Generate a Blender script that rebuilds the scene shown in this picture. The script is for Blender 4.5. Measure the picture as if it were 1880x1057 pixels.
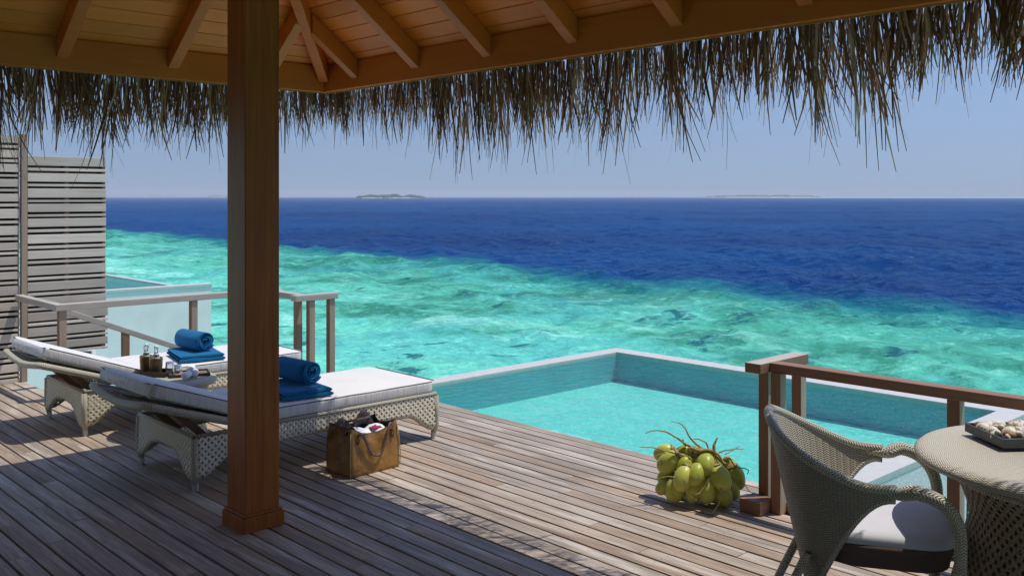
import bpy, bmesh, math, random
from math import sin, cos, pi, radians as RAD
from mathutils import Vector, Matrix, noise as MN
random.seed(7)
S = bpy.context.scene
COL = S.collection
for o in list(bpy.data.objects): bpy.data.objects.remove(o)

# ------------------------------------------------------------------ camera, light, exposure
CAMH = 1.75
YAW = 46.76
cam = bpy.data.objects.new('camera', bpy.data.cameras.new('camera'))
COL.objects.link(cam); S.camera = cam
cam.location = (0, 0, CAMH)
cam.rotation_euler = (RAD(90), 0, RAD(YAW - 90))
cam.data.sensor_width = 36; cam.data.lens = 36 * 1749 / 1880
cam.data.shift_y = -(528.5 - 361) / 1880
cam.data.clip_start = 0.05; cam.data.clip_end = 40000

SUNV = Vector((0.29, -0.21, 1.0)).normalized()          # towards the sun
SUN_EL = math.asin(SUNV.z)
W = bpy.data.worlds.new('World'); S.world = W; W.use_nodes = True
wn = W.node_tree; wn.nodes.clear()
sky = wn.nodes.new('ShaderNodeTexSky'); sky.sky_type = 'NISHITA'; sky.sun_disc = False
sky.sun_elevation = SUN_EL; sky.sun_rotation = math.atan2(SUNV.x, SUNV.y)
sky.altitude = 0; sky.air_density = 2.0; sky.dust_density = 2.0; sky.ozone_density = 2.5
tint = wn.nodes.new('ShaderNodeMix'); tint.data_type = 'RGBA'; tint.blend_type = 'MULTIPLY'
tint.inputs[0].default_value = 1.0; tint.inputs[7].default_value = (0.72, 0.82, 1.20, 1)
# hazy tropical sky: the band just above the horizon is taken a little higher up the dome
tcn = wn.nodes.new('ShaderNodeTexCoord'); sxn = wn.nodes.new('ShaderNodeSeparateXYZ'); cxn = wn.nodes.new('ShaderNodeCombineXYZ'); man = wn.nodes.new('ShaderNodeMath')
mxn = wn.nodes.new('ShaderNodeMath'); mxn.operation = 'MAXIMUM'; mxn.inputs[1].default_value = 0.0
man.operation = 'MULTIPLY_ADD'; man.inputs[1].default_value = 0.6; man.inputs[2].default_value = 0.17
wn.links.new(tcn.outputs['Generated'], sxn.inputs[0]); wn.links.new(sxn.outputs[2], mxn.inputs[0]); wn.links.new(mxn.outputs[0], man.inputs[0])
wn.links.new(sxn.outputs[0], cxn.inputs[0]); wn.links.new(sxn.outputs[1], cxn.inputs[1]); wn.links.new(man.outputs[0], cxn.inputs[2]); wn.links.new(cxn.outputs[0], sky.inputs[0])
bgn = wn.nodes.new('ShaderNodeBackground'); bgn.inputs[1].default_value = 0.094
wo = wn.nodes.new('ShaderNodeOutputWorld')
wn.links.new(sky.outputs[0], tint.inputs[6]); wn.links.new(tint.outputs[2], bgn.inputs[0]); wn.links.new(bgn.outputs[0], wo.inputs[0])
sl = bpy.data.lights.new('sun', 'SUN'); sl.energy = 3.1; sl.angle = RAD(0.5); sl.color = (1.0, 0.955, 0.87)
so = bpy.data.objects.new('sun', sl); COL.objects.link(so)
so.rotation_euler = SUNV.to_track_quat('Z', 'Y').to_euler()
S.view_settings.view_transform = 'Standard'; S.view_settings.look = 'None'
S.view_settings.exposure = 0.2; S.view_settings.gamma = 1
S.cycles.max_bounces = 10; S.cycles.diffuse_bounces = 5; S.cycles.transparent_max_bounces = 24
S.cycles.volume_bounces = 0; S.cycles.caustics_reflective = False; S.cycles.caustics_refractive = False
S.cycles.sample_clamp_indirect = 6

# ------------------------------------------------------------------ node helpers
def newmat(name):
    m = bpy.data.materials.new(name); m.use_nodes = True
    m.node_tree.nodes.clear()
    return m, G(m.node_tree)
class G:
    def __init__(s, nt): s.nt = nt
    def n(s, t, ins=None, **kw):
        nd = s.nt.nodes.new('ShaderNode' + t)
        for k, v in kw.items(): setattr(nd, k, v)
        for k, v in (ins or {}).items():
            if hasattr(v, 'is_output') or isinstance(v, bpy.types.NodeSocket): s.nt.links.new(v, nd.inputs[k])
            else: nd.inputs[k].default_value = v
        return nd
    def m(s, op, a, b=0.0, c=0.0, clamp=False):
        nd = s.n('Math', {0: a, 1: b, 2: c}, operation=op); nd.use_clamp = clamp
        return nd.outputs[0]
    def mix(s, f, a, b, bt='MIX'):
        return s.n('Mix', {0: f, 6: a, 7: b}, data_type='RGBA', blend_type=bt).outputs[2]
    def noise(s, vec, scale, detail=4, rough=0.55, dist=0.0, out=0):
        return s.n('TexNoise', {'Vector': vec, 'Scale': scale, 'Detail': detail, 'Roughness': rough, 'Distortion': dist}).outputs[out]
    def ramp(s, f, stops):
        r = s.n('ValToRGB', {0: f}); e = r.color_ramp.elements
        while len(e) < len(stops): e.new(0.5)
        for i, (p, c) in enumerate(stops):
            e[i].position = p; e[i].color = (c[0], c[1], c[2], 1) if hasattr(c, '__len__') else (c, c, c, 1)
        return r.outputs[0]
    def mr(s, f, a, b, c=0.0, d=1.0, smooth=False):
        nd = s.n('MapRange', {0: f, 1: a, 2: b, 3: c, 4: d}); nd.clamp = True
        if smooth: nd.interpolation_type = 'SMOOTHSTEP'
        return nd.outputs[0]
    def map(s, vec, scale=(1, 1, 1), rot=(0, 0, 0), loc=(0, 0, 0)):
        return s.n('Mapping', {0: vec, 1: loc, 2: rot, 3: scale}).outputs[0]
    def obj(s): return s.n('TexCoord').outputs['Object']
    def pos(s): return s.n('NewGeometry').outputs['Position']
    def uv(s): return s.n('TexCoord').outputs['UV']
    def bump(s, h, dist=0.01, st=1.0, nrm=None):
        i = {'Height': h, 'Distance': dist, 'Strength': st}
        if nrm is not None: i['Normal'] = nrm
        return s.n('Bump', i).outputs[0]
    def pbsdf(s, col, rough=0.6, nrm=None, **kw):
        i = {'Base Color': col, 'Roughness': rough}
        if nrm is not None: i['Normal'] = nrm
        i.update(kw)
        return s.n('BsdfPrincipled', i).outputs[0]
    def out(s, sh): s.n('OutputMaterial', {0: sh})
def c4(r, g, b): return (r, g, b, 1)

# ------------------------------------------------------------------ materials
def wood(name, base, dark, grain_axis='Y', rough=0.5, scale=1.0, spec=0.4, island=0.0, contrast=0.5, bumpd=0.0015, tints=None, screws=False):
    m, g = newmat(name)
    p = g.obj()
    geo = g.n('NewGeometry'); rnd = geo.outputs['Random Per Island']
    off = g.n('CombineXYZ', {0: g.m('MULTIPLY', rnd, 37.0), 1: g.m('MULTIPLY', rnd, 91.0), 2: g.m('MULTIPLY', rnd, 13.0)}).outputs[0]
    p = g.n('VectorMath', {0: p, 1: off}, operation='ADD').outputs[0]
    sc = {'X': (1.6, 45, 45), 'Y': (45, 1.6, 45), 'Z': (45, 45, 1.6)}[grain_axis]
    gv = g.map(p, scale=tuple(v * scale for v in sc))
    n1 = g.noise(gv, 1.0, 5, 0.65)
    sc2 = tuple(v * scale * 3.2 for v in sc)
    n2 = g.noise(g.map(p, scale=sc2), 1.0, 3, 0.6)
    n3 = g.noise(p, 1.7, 3)
    f = g.m('ADD', g.m('MULTIPLY', n1, 0.65), g.m('MULTIPLY', n2, 0.35))
    f = g.mr(f, 0.5 - 0.25 / max(contrast, .1) * .5, 0.5 + 0.25 / max(contrast, .1) * .5)
    col = g.mix(f, c4(*dark), c4(*base))
    col = g.mix(g.mr(n3, 0.35, 0.7, 0, 0.35), col, c4(*[d * 0.8 for d in dark]))
    if tints:
        tc = g.ramp(rnd, tints)
        col = g.mix(1.0, col, tc, 'MULTIPLY')
    elif island:
        col = g.mix(1.0, col, g.ramp(rnd, [(0, 1 - island), (1, 1 + island)]), 'MULTIPLY')
    if screws:
        sp = g.n('SeparateXYZ', {0: g.obj()})
        fx = g.m('FRACT', g.m('DIVIDE', g.m('SUBTRACT', 5.105, sp.outputs[0]), 0.104))
        fx = g.m('MULTIPLY', g.m('SUBTRACT', g.m('ABSOLUTE', g.m('SUBTRACT', fx, 0.44)), 0.24), 0.104)
        fy = g.m('MULTIPLY', g.m('SUBTRACT', g.m('FRACT', g.m('DIVIDE', sp.outputs[1], 0.52)), 0.5), 0.52)
        d2 = g.m('SQRT', g.m('ADD', g.m('MULTIPLY', fx, fx), g.m('MULTIPLY', fy, fy)))
        st_ = g.noise(g.map(g.obj(), scale=(1.0, 0.35, 1)), 1.6, 5, 0.6)
        col = g.mix(g.mr(st_, 0.50, 0.68, 0, 0.42), col, c4(0.17, 0.13, 0.10))
        wh = g.noise(g.map(p, scale=(9, 0.9, 9)), 1.0, 4, 0.65)
        col = g.mix(g.mr(wh, 0.54, 0.72, 0, 0.6), col, c4(0.80, 0.74, 0.65))
        col = g.mix(g.m('MULTIPLY', g.m('LESS_THAN', d2, 0.0042), 0.8), col, c4(0.05, 0.045, 0.04))
    rr = g.m('ADD', rough, g.m('MULTIPLY', g.m('SUBTRACT', n2, 0.5), 0.25))
    nrm = g.bump(f, bumpd, 0.6)
    g.out(g.pbsdf(col, rr, nrm, **{'Specular IOR Level': spec}))
    return m
M = {}
M['deck'] = wood('deck_wood', (0.69, 0.59, 0.475), (0.22, 0.165, 0.12), 'Y', 0.6, 0.8, 0.35, contrast=0.62, bumpd=0.003, screws=True,
    tints=[(0.0, (0.76, 0.75, 0.74)), (0.2, (1.0, 0.99, 0.98)), (0.4, (0.80, 0.70, 0.62)), (0.55, (1.08, 1.07, 1.06)), (0.7, (0.88, 0.87, 0.87)), (0.85, (1.0, 0.88, 0.76)), (1.0, (0.74, 0.67, 0.62))])
M['deck_edge'] = wood('deck_edge_wood', (0.24, 0.15, 0.115), (0.11, 0.065, 0.05), 'Y', 0.6, contrast=0.5)
M['post'] = wood('post_wood', (0.52, 0.165, 0.03), (0.22, 0.062, 0.014), 'Z', 0.42, 0.7, 0.22, contrast=0.6, bumpd=0.0005)
M['beam_x'] = wood('rafter_wood_x', (0.84, 0.27, 0.038), (0.60, 0.17, 0.022), 'X', 0.42, 0.6, 0.4, island=0.15, contrast=0.3, bumpd=0.0005)
M['beam_y'] = wood('rafter_wood_y', (0.84, 0.27, 0.038), (0.60, 0.17, 0.022), 'Y', 0.42, 0.6, 0.4, island=0.15, contrast=0.3, bumpd=0.0005)
M['plank_y'] = wood('ceiling_wood_y', (1.0, 0.355, 0.045), (0.74, 0.225, 0.027), 'Y', 0.4, 0.6, 0.4, island=0.16, contrast=0.3, bumpd=0.0005)
M['plank_x'] = wood('ceiling_wood_x', (1.0, 0.355, 0.045), (0.74, 0.225, 0.027), 'X', 0.4, 0.6, 0.4, island=0.16, contrast=0.3, bumpd=0.0005)
M['eave_glint'] = wood('eave_glint_wood', (0.55, 0.33, 0.08), (0.4, 0.22, 0.05), 'Y', 0.45)  # lighter wood colour for the painted bright edge under the fascia
for ax in 'XYZ':
    M['rail' + ax] = wood('rail_wood_' + ax, (0.42, 0.24, 0.15), (0.19, 0.10, 0.06), ax, 0.6, 1.0, 0.3, contrast=0.4)
    M['grey' + ax] = wood('weathered_wood_' + ax, (0.66, 0.60, 0.53), (0.38, 0.32, 0.26), ax, 0.7, 1.0, 0.25, island=0.10, contrast=0.45,)
    M['tan' + ax] = wood('tan_wood_' + ax, (0.58, 0.46, 0.35), (0.36, 0.26, 0.18), ax, 0.65, 1.0, 0.25, island=0.08, contrast=0.4)  # lighter sunlit tone, painted on post sides that face the sun
M['slat'] = wood('screen_slat_wood', (0.90, 0.80, 0.68), (0.52, 0.44, 0.35), 'X', 0.7, 1.0, 0.25, island=0.22, contrast=0.4)
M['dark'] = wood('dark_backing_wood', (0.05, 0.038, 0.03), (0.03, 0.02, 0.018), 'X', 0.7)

def plain(name, col, rough=0.6, nscale=30, var=0.12, bump=0.0, metal=0.0, spec=0.5, **kw):
    m, g = newmat(name); p = g.obj()
    n = g.noise(p, nscale, 4)
    c = g.mix(g.mr(n, 0.3, 0.7), c4(*[v * (1 - var) for v in col]), c4(*[min(1, v * (1 + var)) for v in col]))
    i = {'Metallic': metal, 'Specular IOR Level': spec}; i.update(kw)
    g.out(g.pbsdf(c, rough, g.bump(n, bump) if bump else None, **i))
    return m
M['pool_wall'] = plain('pool_box_render', (0.92, 0.76, 0.71), 0.75, 3, 0.05, 0.001)
M['villa'] = plain('villa_bounce_white', (0.82, 0.78, 0.70), 0.8, 2, 0.04)  # made white so the unseen wall bounces light under the roof
M['rim'] = plain('pool_rim_stone', (0.54, 0.525, 0.49), 0.6, 14, 0.06, 0.001)
M['gravel'] = plain('pool_box_terrazzo', (0.80, 0.70, 0.68), 0.8, 90, 0.3, 0.002)
def fabric(name, col, scale=700, sheen=0.2, bd=0.0006, wrink=0.004, var=0.06, wscale=7, spec=0.2):
    m, g = newmat(name); p = g.obj()
    a = g.noise(p, scale, 2); b = g.noise(p, wscale, 3, 0.5)
    c = g.mix(g.mr(b, 0.3, 0.7), c4(*[v * (1 - var) for v in col]), c4(*col))
    n1 = g.bump(b, wrink, 0.5); n2 = g.bump(a, bd, 0.5, n1)
    g.out(g.pbsdf(c, 0.9, n2, **{'Sheen Weight': sheen, 'Specular IOR Level': spec}))
    return m
M['cushion'] = fabric('cushion_fabric', (0.77, 0.735, 0.685), 500, 0.1, 0.0005, 0.03, wscale=3.5)
def boxing():
    m, g = newmat('cushion_boxing_fabric'); p = g.obj()
    v = g.map(p, scale=(75, 75, 6)); a = g.noise(v, 1.0, 3, 0.6)
    b = g.noise(g.map(p, scale=(14, 14, 4)), 1.0, 2)
    c = g.mix(g.mr(a, 0.35, 0.65), c4(0.60, 0.58, 0.55), c4(0.78, 0.755, 0.72))
    g.out(g.pbsdf(c, 0.9, g.bump(a, 0.004, 0.7, g.bump(b, 0.008, 0.4)), **{'Specular IOR Level': 0.2}))
    return m
M['boxing'] = boxing()
M['piping'] = plain('dark_piping', (0.20, 0.185, 0.175), 0.85)
M['seat_grey'] = fabric('seat_fabric', (0.62, 0.61, 0.64), 500, 0.1, 0.0005, 0.004)
M['brown_fabric'] = fabric('seat_side_fabric', (0.14, 0.09, 0.078), 500, 0.1)
def towel():
    m, g = newmat('blue_towel_terry'); p = g.obj()
    a = g.noise(p, 190, 3, 0.7); b = g.noise(p, 30, 3); w = g.n('TexVoronoi', {'Vector': p, 'Scale': 260}).outputs[0]
    c = g.mix(g.mr(a, 0.3, 0.7), c4(0.005, 0.115, 0.27), c4(0.022, 0.24, 0.47))
    c = g.mix(g.mr(b, 0.3, 0.7, 0, 0.4), c, c4(0.008, 0.16, 0.36))
    g.out(g.pbsdf(c, 0.95, g.bump(g.m('ADD', a, w), 0.006, 0.8, g.bump(b, 0.012, 0.6)), **{'Sheen Weight': 0.35, 'Specular IOR Level': 0.1, 'Sheen Tint': c4(0.3, 0.6, 1)}))
    return m
M['towel'] = towel()
M['white_towel'] = fabric('white_towel', (0.85, 0.85, 0.85), 300, 0.2, 0.002, 0.01, wscale=30)

def wicker_open(name, base, s=0.042, hole=0.145, dark=0.72):
    m, g = newmat(name)
    uv = g.n('VectorMath', {0: g.uv(), 'Scale': 1.0 / s}, operation='SCALE').outputs[0]
    wob = g.noise(uv, 0.7, 2, out=1)
    uv = g.n('VectorMath', {0: uv, 1: g.n('VectorMath', {0: g.n('VectorMath', {0: wob, 1: (0.5, 0.5, 0.5)}, operation='SUBTRACT').outputs[0], 'Scale': 0.25}, operation='SCALE').outputs[0]}, operation='ADD').outputs[0]
    sp = g.n('SeparateXYZ', {0: uv}); u, v = sp.outputs[0], sp.outputs[1]
    def dist(off):
        fu = g.m('SUBTRACT', g.m('FRACT', g.m('ADD', u, off)), 0.5); fv = g.m('SUBTRACT', g.m('FRACT', g.m('ADD', v, off)), 0.5)
        return g.m('SQRT', g.m('ADD', g.m('MULTIPLY', fu, fu), g.m('MULTIPLY', fv, fv)))
    d = g.m('MINIMUM', dist(0.0), dist(0.5))
    holem = g.m('LESS_THAN', d, hole)
    a = g.m('SINE', g.m('MULTIPLY', g.m('ADD', u, v), 2 * pi * 3)); b = g.m('SINE', g.m('MULTIPLY', g.m('SUBTRACT', u, v), 2 * pi * 3))
    sel = g.m('GREATER_THAN', g.m('SINE', g.m('MULTIPLY', u, 2 * pi)), 0.0)
    st = g.m('ADD', g.m('MULTIPLY', a, sel), g.m('MULTIPLY', b, g.m('SUBTRACT', 1.0, sel)))
    h = g.m('ADD', g.m('MULTIPLY', g.m('MULTIPLY_ADD', st, 0.5, 0.5), 0.45), g.mr(d, hole, hole + 0.13, 0, 1.0, True))
    n = g.noise(uv, 2.2, 3)
    col = g.mix(g.mr(h, 0.15, 1.1), c4(*[x * dark for x in base]), c4(*base))
    col = g.mix(g.mr(n, 0.3, 0.7, 0, 0.35), col, c4(base[0] * 0.72, base[1] * 0.66, base[2] * 0.55))
    bs = g.pbsdf(col, 0.6, g.bump(h, 0.006, 0.9), **{'Specular IOR Level': 0.35})
    tr = g.n('BsdfTransparent').outputs[0]
    g.out(g.n('MixShader', {0: holem, 1: bs, 2: tr}).outputs[0])
    return m
def wicker_solid(name, base, w=0.05, s=0.011, k=0.030, dark=0.3, bd=0.005):
    m, g = newmat(name)
    sp = g.n('SeparateXYZ', {0: g.uv()}); u, v = sp.outputs[0], sp.outputs[1]
    tri = g.m('ABSOLUTE', g.m('SUBTRACT', g.m('FRACT', g.m('DIVIDE', u, w)), 0.5))
    t = g.m('DIVIDE', g.m('ADD', v, g.m('MULTIPLY', tri, k * 2)), s)
    st = g.m('MULTIPLY_ADD', g.m('SINE', g.m('MULTIPLY', t, 2 * pi)), 0.5, 0.5)
    seam = g.m('MINIMUM', g.m('MULTIPLY', tri, 12.0), g.m('MULTIPLY', g.m('SUBTRACT', 0.5, tri), 12.0), clamp=True)
    h = g.m('MULTIPLY', st, g.m('MULTIPLY_ADD', seam, 0.7, 0.3))
    n = g.noise(g.uv(), 60, 3)
    col = g.mix(g.mr(h, 0.02, 0.55), c4(*[x * dark for x in base]), c4(*base))
    col = g.mix(g.mr(n, 0.3, 0.7, 0, 0.3), col, c4(base[0] * 0.72, base[1] * 0.68, base[2] * 0.58))
    g.out(g.pbsdf(col, 0.55, g.bump(h, bd, 1.0), **{'Specular IOR Level': 0.4}))
    return m
CREAM = (0.86, 0.80, 0.62)
M['w_open'] = wicker_open('cream_open_wicker', CREAM)
M['w_table'] = wicker_open('table_open_wicker', (0.42, 0.34, 0.22), s=0.045, hole=0.14, dark=0.3)
M['w_solid'] = wicker_solid('cream_braided_wicker', CREAM, 0.03, 0.012, 0.012)
M['w_chair'] = wicker_solid('chair_herringbone_wicker', (0.55, 0.49, 0.38), 0.030, 0.0095, 0.009, 0.22, 0.003)
M['w_top'] = wicker_solid('tabletop_wicker', (0.86, 0.77, 0.60), 0.022, 0.008, 0.006, 0.45, 0.003)
M['alu'] = plain('leg_cap_metal', (0.55, 0.53, 0.48), 0.45, 30, 0.1, metal=0.3)
M['teak'] = wood('backrest_strut_wood', (0.30, 0.19, 0.13), (0.17, 0.10, 0.07), 'X', 0.6)
M['tray'] = wood('dark_tray_wood', (0.07, 0.055, 0.045), (0.03, 0.024, 0.02), 'X', 0.45)
M['tray_in'] = wood('tray_lining_wood', (0.38, 0.24, 0.11), (0.2, 0.12, 0.05), 'X', 0.5)
M['greytray'] = plain('grey_tray_wood', (0.085, 0.08, 0.075), 0.5, 40, 0.2)
M['cup'] = plain('bronze_cup_glaze', (0.15, 0.10, 0.045), 0.35, 25, 0.35, metal=0.25)
M['cuprim'] = plain('gold_cup_rim', (0.45, 0.30, 0.08), 0.3, 25, 0.2, metal=0.5)
def glassm(name, tintc=(0.95, 0.97, 0.98)):
    m, g = newmat(name)
    fr = g.n('Fresnel', {0: 1.5}).outputs[0]
    gl = g.n('BsdfGlossy', {0: c4(1, 1, 1), 1: 0.02}).outputs[0]
    tr = g.n('BsdfTransparent', {0: c4(*tintc)}).outputs[0]
    n = g.m('ADD', g.m('MULTIPLY', fr, 1.6), 0.05, clamp=True)
    g.out(g.n('MixShader', {0: n, 1: tr, 2: gl}).outputs[0]); return m
M['glass'] = glassm('clear_glass')
M['chrome'] = plain('wire_metal', (0.7, 0.7, 0.7), 0.2, 30, 0.05, metal=1.0)
M['porcelain'] = plain('white_stopper', (0.85, 0.85, 0.85), 0.2)
M['label'] = plain('bottle_label', (0.82, 0.82, 0.8), 0.5)
M['bag'] = plain('bag_brown_leather', (0.31, 0.155, 0.035), 0.36, 9, 0.4, 0.012, spec=0.5)
M['bagdark'] = plain('bag_dark_canvas', (0.035, 0.027, 0.03), 0.7, 30, 0.2, 0.002)
M['bagstrap'] = plain('bag_strap_leather', (0.13, 0.075, 0.05), 0.5, 30, 0.3)
M['stitch'] = plain('bag_seam_thread', (0.55, 0.42, 0.22), 0.8)
M['pink'] = fabric('pink_cloth', (0.34, 0.02, 0.09), 300, 0.2)

def water_pool():
    m, g = newmat('pool_water'); p = g.pos()
    a = g.noise(g.map(p, scale=(1.0, 1.6, 1)), 5.5, 3, 0.5, 0.6); b = g.noise(p, 17, 2, 0.5)
    h = g.m('ADD', a, g.m('MULTIPLY', b, 0.3))
    nr = g.bump(h, 0.06, 0.7)
    fr = g.n('Fresnel', {0: 1.33, 'Normal': nr}).outputs[0]
    gl = g.n('BsdfGlossy', {0: c4(1, 1, 1), 1: 0.03, 'Normal': nr}).outputs[0]
    tr = g.n('BsdfTransparent', {0: c4(0.68, 0.97, 0.97)}).outputs[0]
    g.out(g.n('MixShader', {0: g.m('MULTIPLY', fr, 0.55), 1: tr, 2: gl}).outputs[0]); return m
M['pool_water'] = water_pool()
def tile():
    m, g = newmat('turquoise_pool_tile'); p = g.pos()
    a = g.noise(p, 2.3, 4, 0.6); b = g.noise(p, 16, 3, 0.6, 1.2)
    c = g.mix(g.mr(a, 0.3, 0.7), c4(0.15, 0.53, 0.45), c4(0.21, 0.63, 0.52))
    c = g.mix(g.mr(b, 0.45, 0.62, 0, 0.7), c, c4(0.36, 0.76, 0.62))  # pale mottling imitates rippling caustic light, put into the tile colour
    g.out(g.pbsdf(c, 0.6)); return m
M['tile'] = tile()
def walltile():
    m, g = newmat('teal_pool_wall_tile'); p = g.pos()
    a = g.noise(p, 2.6, 4, 0.6); b = g.noise(p, 22, 3, 0.6, 0.8)
    c = g.mix(g.mr(a, 0.3, 0.7), c4(0.06, 0.38, 0.42), c4(0.09, 0.46, 0.48))
    c = g.mix(g.mr(b, 0.5, 0.66, 0, 0.35), c, c4(0.14, 0.50, 0.52))
    g.out(g.pbsdf(c, 0.5)); return m
M['walltile'] = walltile()
M['sparkle_band'] = plain('pale_pool_sparkle', (0.46, 0.76, 0.68), 0.6, 26, 0.28)  # paleness stands for sparkling light in the water by the deck

def sea():
    m, g = newmat('sea_water'); p = g.pos()
    sp = g.n('SeparateXYZ', {0: p}); x, y = sp.outputs[0], sp.outputs[1]
    q = g.m('SUBTRACT', x, g.m('MULTIPLY', y, 0.10))                     # distance across the reef edge
    big = g.noise(p, 0.055, 4, 0.6); mid = g.noise(p, 0.33, 6, 0.66, 0.15); fine = g.noise(p, 1.5, 5, 0.68, 0.2)
    md2 = g.noise(g.map(p, loc=(31, 7, 0)), 0.16, 4, 0.6, 0.5)
    qq = g.m('ADD', q, g.m('MULTIPLY', g.m('SUBTRACT', mid, 0.5), 6.0))
    qq = g.m('ADD', qq, g.m('MULTIPLY', g.m('SUBTRACT', big, 0.5), 6.0))
    qq = g.m('ADD', qq, g.m('MULTIPLY', g.m('SUBTRACT', fine, 0.5), 2.5))
    # sand colour grows greener away from the villa
    sand = g.ramp(g.mr(q, 6, 36), [(0.0, (0.21, 0.74, 0.54)), (0.3, (0.15, 0.62, 0.45)), (0.6, (0.095, 0.47, 0.33)), (1.0, (0.03, 0.30, 0.28))])
    reef = g.mix(g.mr(fine, 0.35, 0.65), c4(0.004, 0.085, 0.085), c4(0.035, 0.27, 0.15))
    pm = g.m('ADD', g.m('MULTIPLY', md2, 0.5), g.m('MULTIPLY', mid, 0.5))
    hf = g.noise(g.map(p, rot=(0, 0, 0.5)), 4.2, 4, 0.68, 0.3)
    pm = g.m('ADD', pm, g.m('MULTIPLY', g.m('SUBTRACT', fine, 0.5), 0.42))
    pm = g.m('ADD', pm, g.m('MULTIPLY', g.m('SUBTRACT', hf, 0.5), 0.38))
    pm = g.m('ADD', pm, g.mr(q, 8, 34, -0.045, 0.075))
    rc = g.mix(g.mr(pm, 0.46, 0.63, 0, 0.9, True), sand, reef)
    # cyan channels, pale sand pools and separate dark coral heads
    hn = g.noise(g.map(p, loc=(90, 40, 0)), 0.12, 5, 0.6, 0.6)
    rc = g.mix(g.mr(hn, 0.48, 0.62, 0, 0.7, True), rc, g.mix(0.5, rc, c4(0.07, 0.42, 0.47)))
    pn = g.noise(g.map(p, loc=(13, 70, 0), scale=(1, 0.8, 1)), 0.21, 5, 0.62, 0.8)
    rc = g.mix(g.m('MULTIPLY', g.mr(pn, 0.52, 0.62, 0, 0.7, True), g.mr(q, 30, 14)), rc, c4(0.36, 0.84, 0.66))
    ch = g.noise(g.map(p, loc=(7, 3, 0), scale=(0.8, 1.2, 1)), 0.36, 5, 0.66, 0.7)
    rc = g.mix(g.mr(ch, 0.60, 0.65, 0, 0.85, True), rc, c4(0.008, 0.11, 0.13))
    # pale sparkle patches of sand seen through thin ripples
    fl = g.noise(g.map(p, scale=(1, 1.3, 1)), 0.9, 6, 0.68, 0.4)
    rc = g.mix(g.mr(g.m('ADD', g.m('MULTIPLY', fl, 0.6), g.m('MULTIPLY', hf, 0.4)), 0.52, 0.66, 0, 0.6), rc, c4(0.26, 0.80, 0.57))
    rc = g.mix(1.0, rc, g.mix(g.mr(hf, 0.36, 0.64), c4(0.70, 0.78, 0.80), c4(1.22, 1.14, 1.12)), 'MULTIPLY')  # wave glints painted in: fine noise brightens and darkens the lagoon colour
    # deep water
    dn = g.noise(p, 0.02, 3)
    deep = g.mix(g.mr(dn, 0.35, 0.65), c4(0.001, 0.034, 0.155), c4(0.001, 0.060, 0.215))
    slope = g.mix(g.mr(fine, 0.3, 0.7), c4(0.006, 0.12, 0.18), c4(0.010, 0.20, 0.20))
    c1 = g.mix(g.mr(qq, 28.5, 33.0, 0, 1, True), rc, slope)
    c2 = g.mix(g.mr(qq, 30.5, 35.0, 0, 1, True), c1, deep)
    # distant pale lagoon on the horizon, to the right
    dd = g.m('SQRT', g.m('ADD', g.m('MULTIPLY', x, x), g.m('MULTIPLY', y, y)))
    ratio = g.m('DIVIDE', x, g.m('MAXIMUM', y, 1.0))
    lag = g.m('MULTIPLY', g.mr(dd, 2700, 3100, 0, 1), g.mr(ratio, 1.30, 1.75, 0, 1))
    c3 = g.mix(lag, c2, c4(0.25, 0.78, 0.72))
    # foam flecks, only on open water
    fo = g.noise(g.map(p, scale=(0.30, 0.55, 1)), 1.0, 5, 0.72)
    foam = g.m('MULTIPLY', g.mr(fo, 0.735, 0.76), g.mr(qq, 34, 60))
    c4_ = g.mix(foam, c3, c4(0.8, 0.85, 0.9))
    # waves
    w1 = g.noise(g.map(p, scale=(1, 1.5, 1), rot=(0, 0, 0.4)), 0.42, 4, 0.55, 0.3)
    w2 = g.noise(g.map(p, scale=(1.4, 1, 1), rot=(0, 0, 0.9)), 1.9, 4, 0.6, 0.5)
    w3 = g.noise(p, 7.0, 3, 0.6)
    dep = g.mr(qq, 28, 40, 0.34, 1.0)
    w0 = g.noise(g.map(p, scale=(1, 1.5, 1), rot=(0, 0, 0.7)), 0.055, 6, 0.6, 0.4)
    h = g.m('ADD', g.m('MULTIPLY', w0, 0.0), g.m('MULTIPLY', w1, 0.15)); h = g.m('ADD', h, g.m('ADD', g.m('MULTIPLY', w2, 0.42), g.m('MULTIPLY', w3, 0.11)))
    h = g.m('MULTIPLY', h, dep)
    nr = g.bump(h, 1.0, 1.0)
    fr = g.n('Fresnel', {0: 1.33, 'Normal': nr}).outputs[0]
    f = g.m('MINIMUM', g.m('MULTIPLY', fr, g.mr(qq, 28, 36, 0.30, 0.58)), 0.7)
    df = g.n('BsdfDiffuse', {0: c4_, 'Normal': nr}).outputs[0]
    gl = g.n('BsdfGlossy', {0: c4(0.8, 0.95, 1), 1: 0.07, 'Normal': nr}).outputs[0]
    g.out(g.n('MixShader', {0: f, 1: df, 2: gl}).outputs[0]); return m
M['sea'] = sea()

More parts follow.
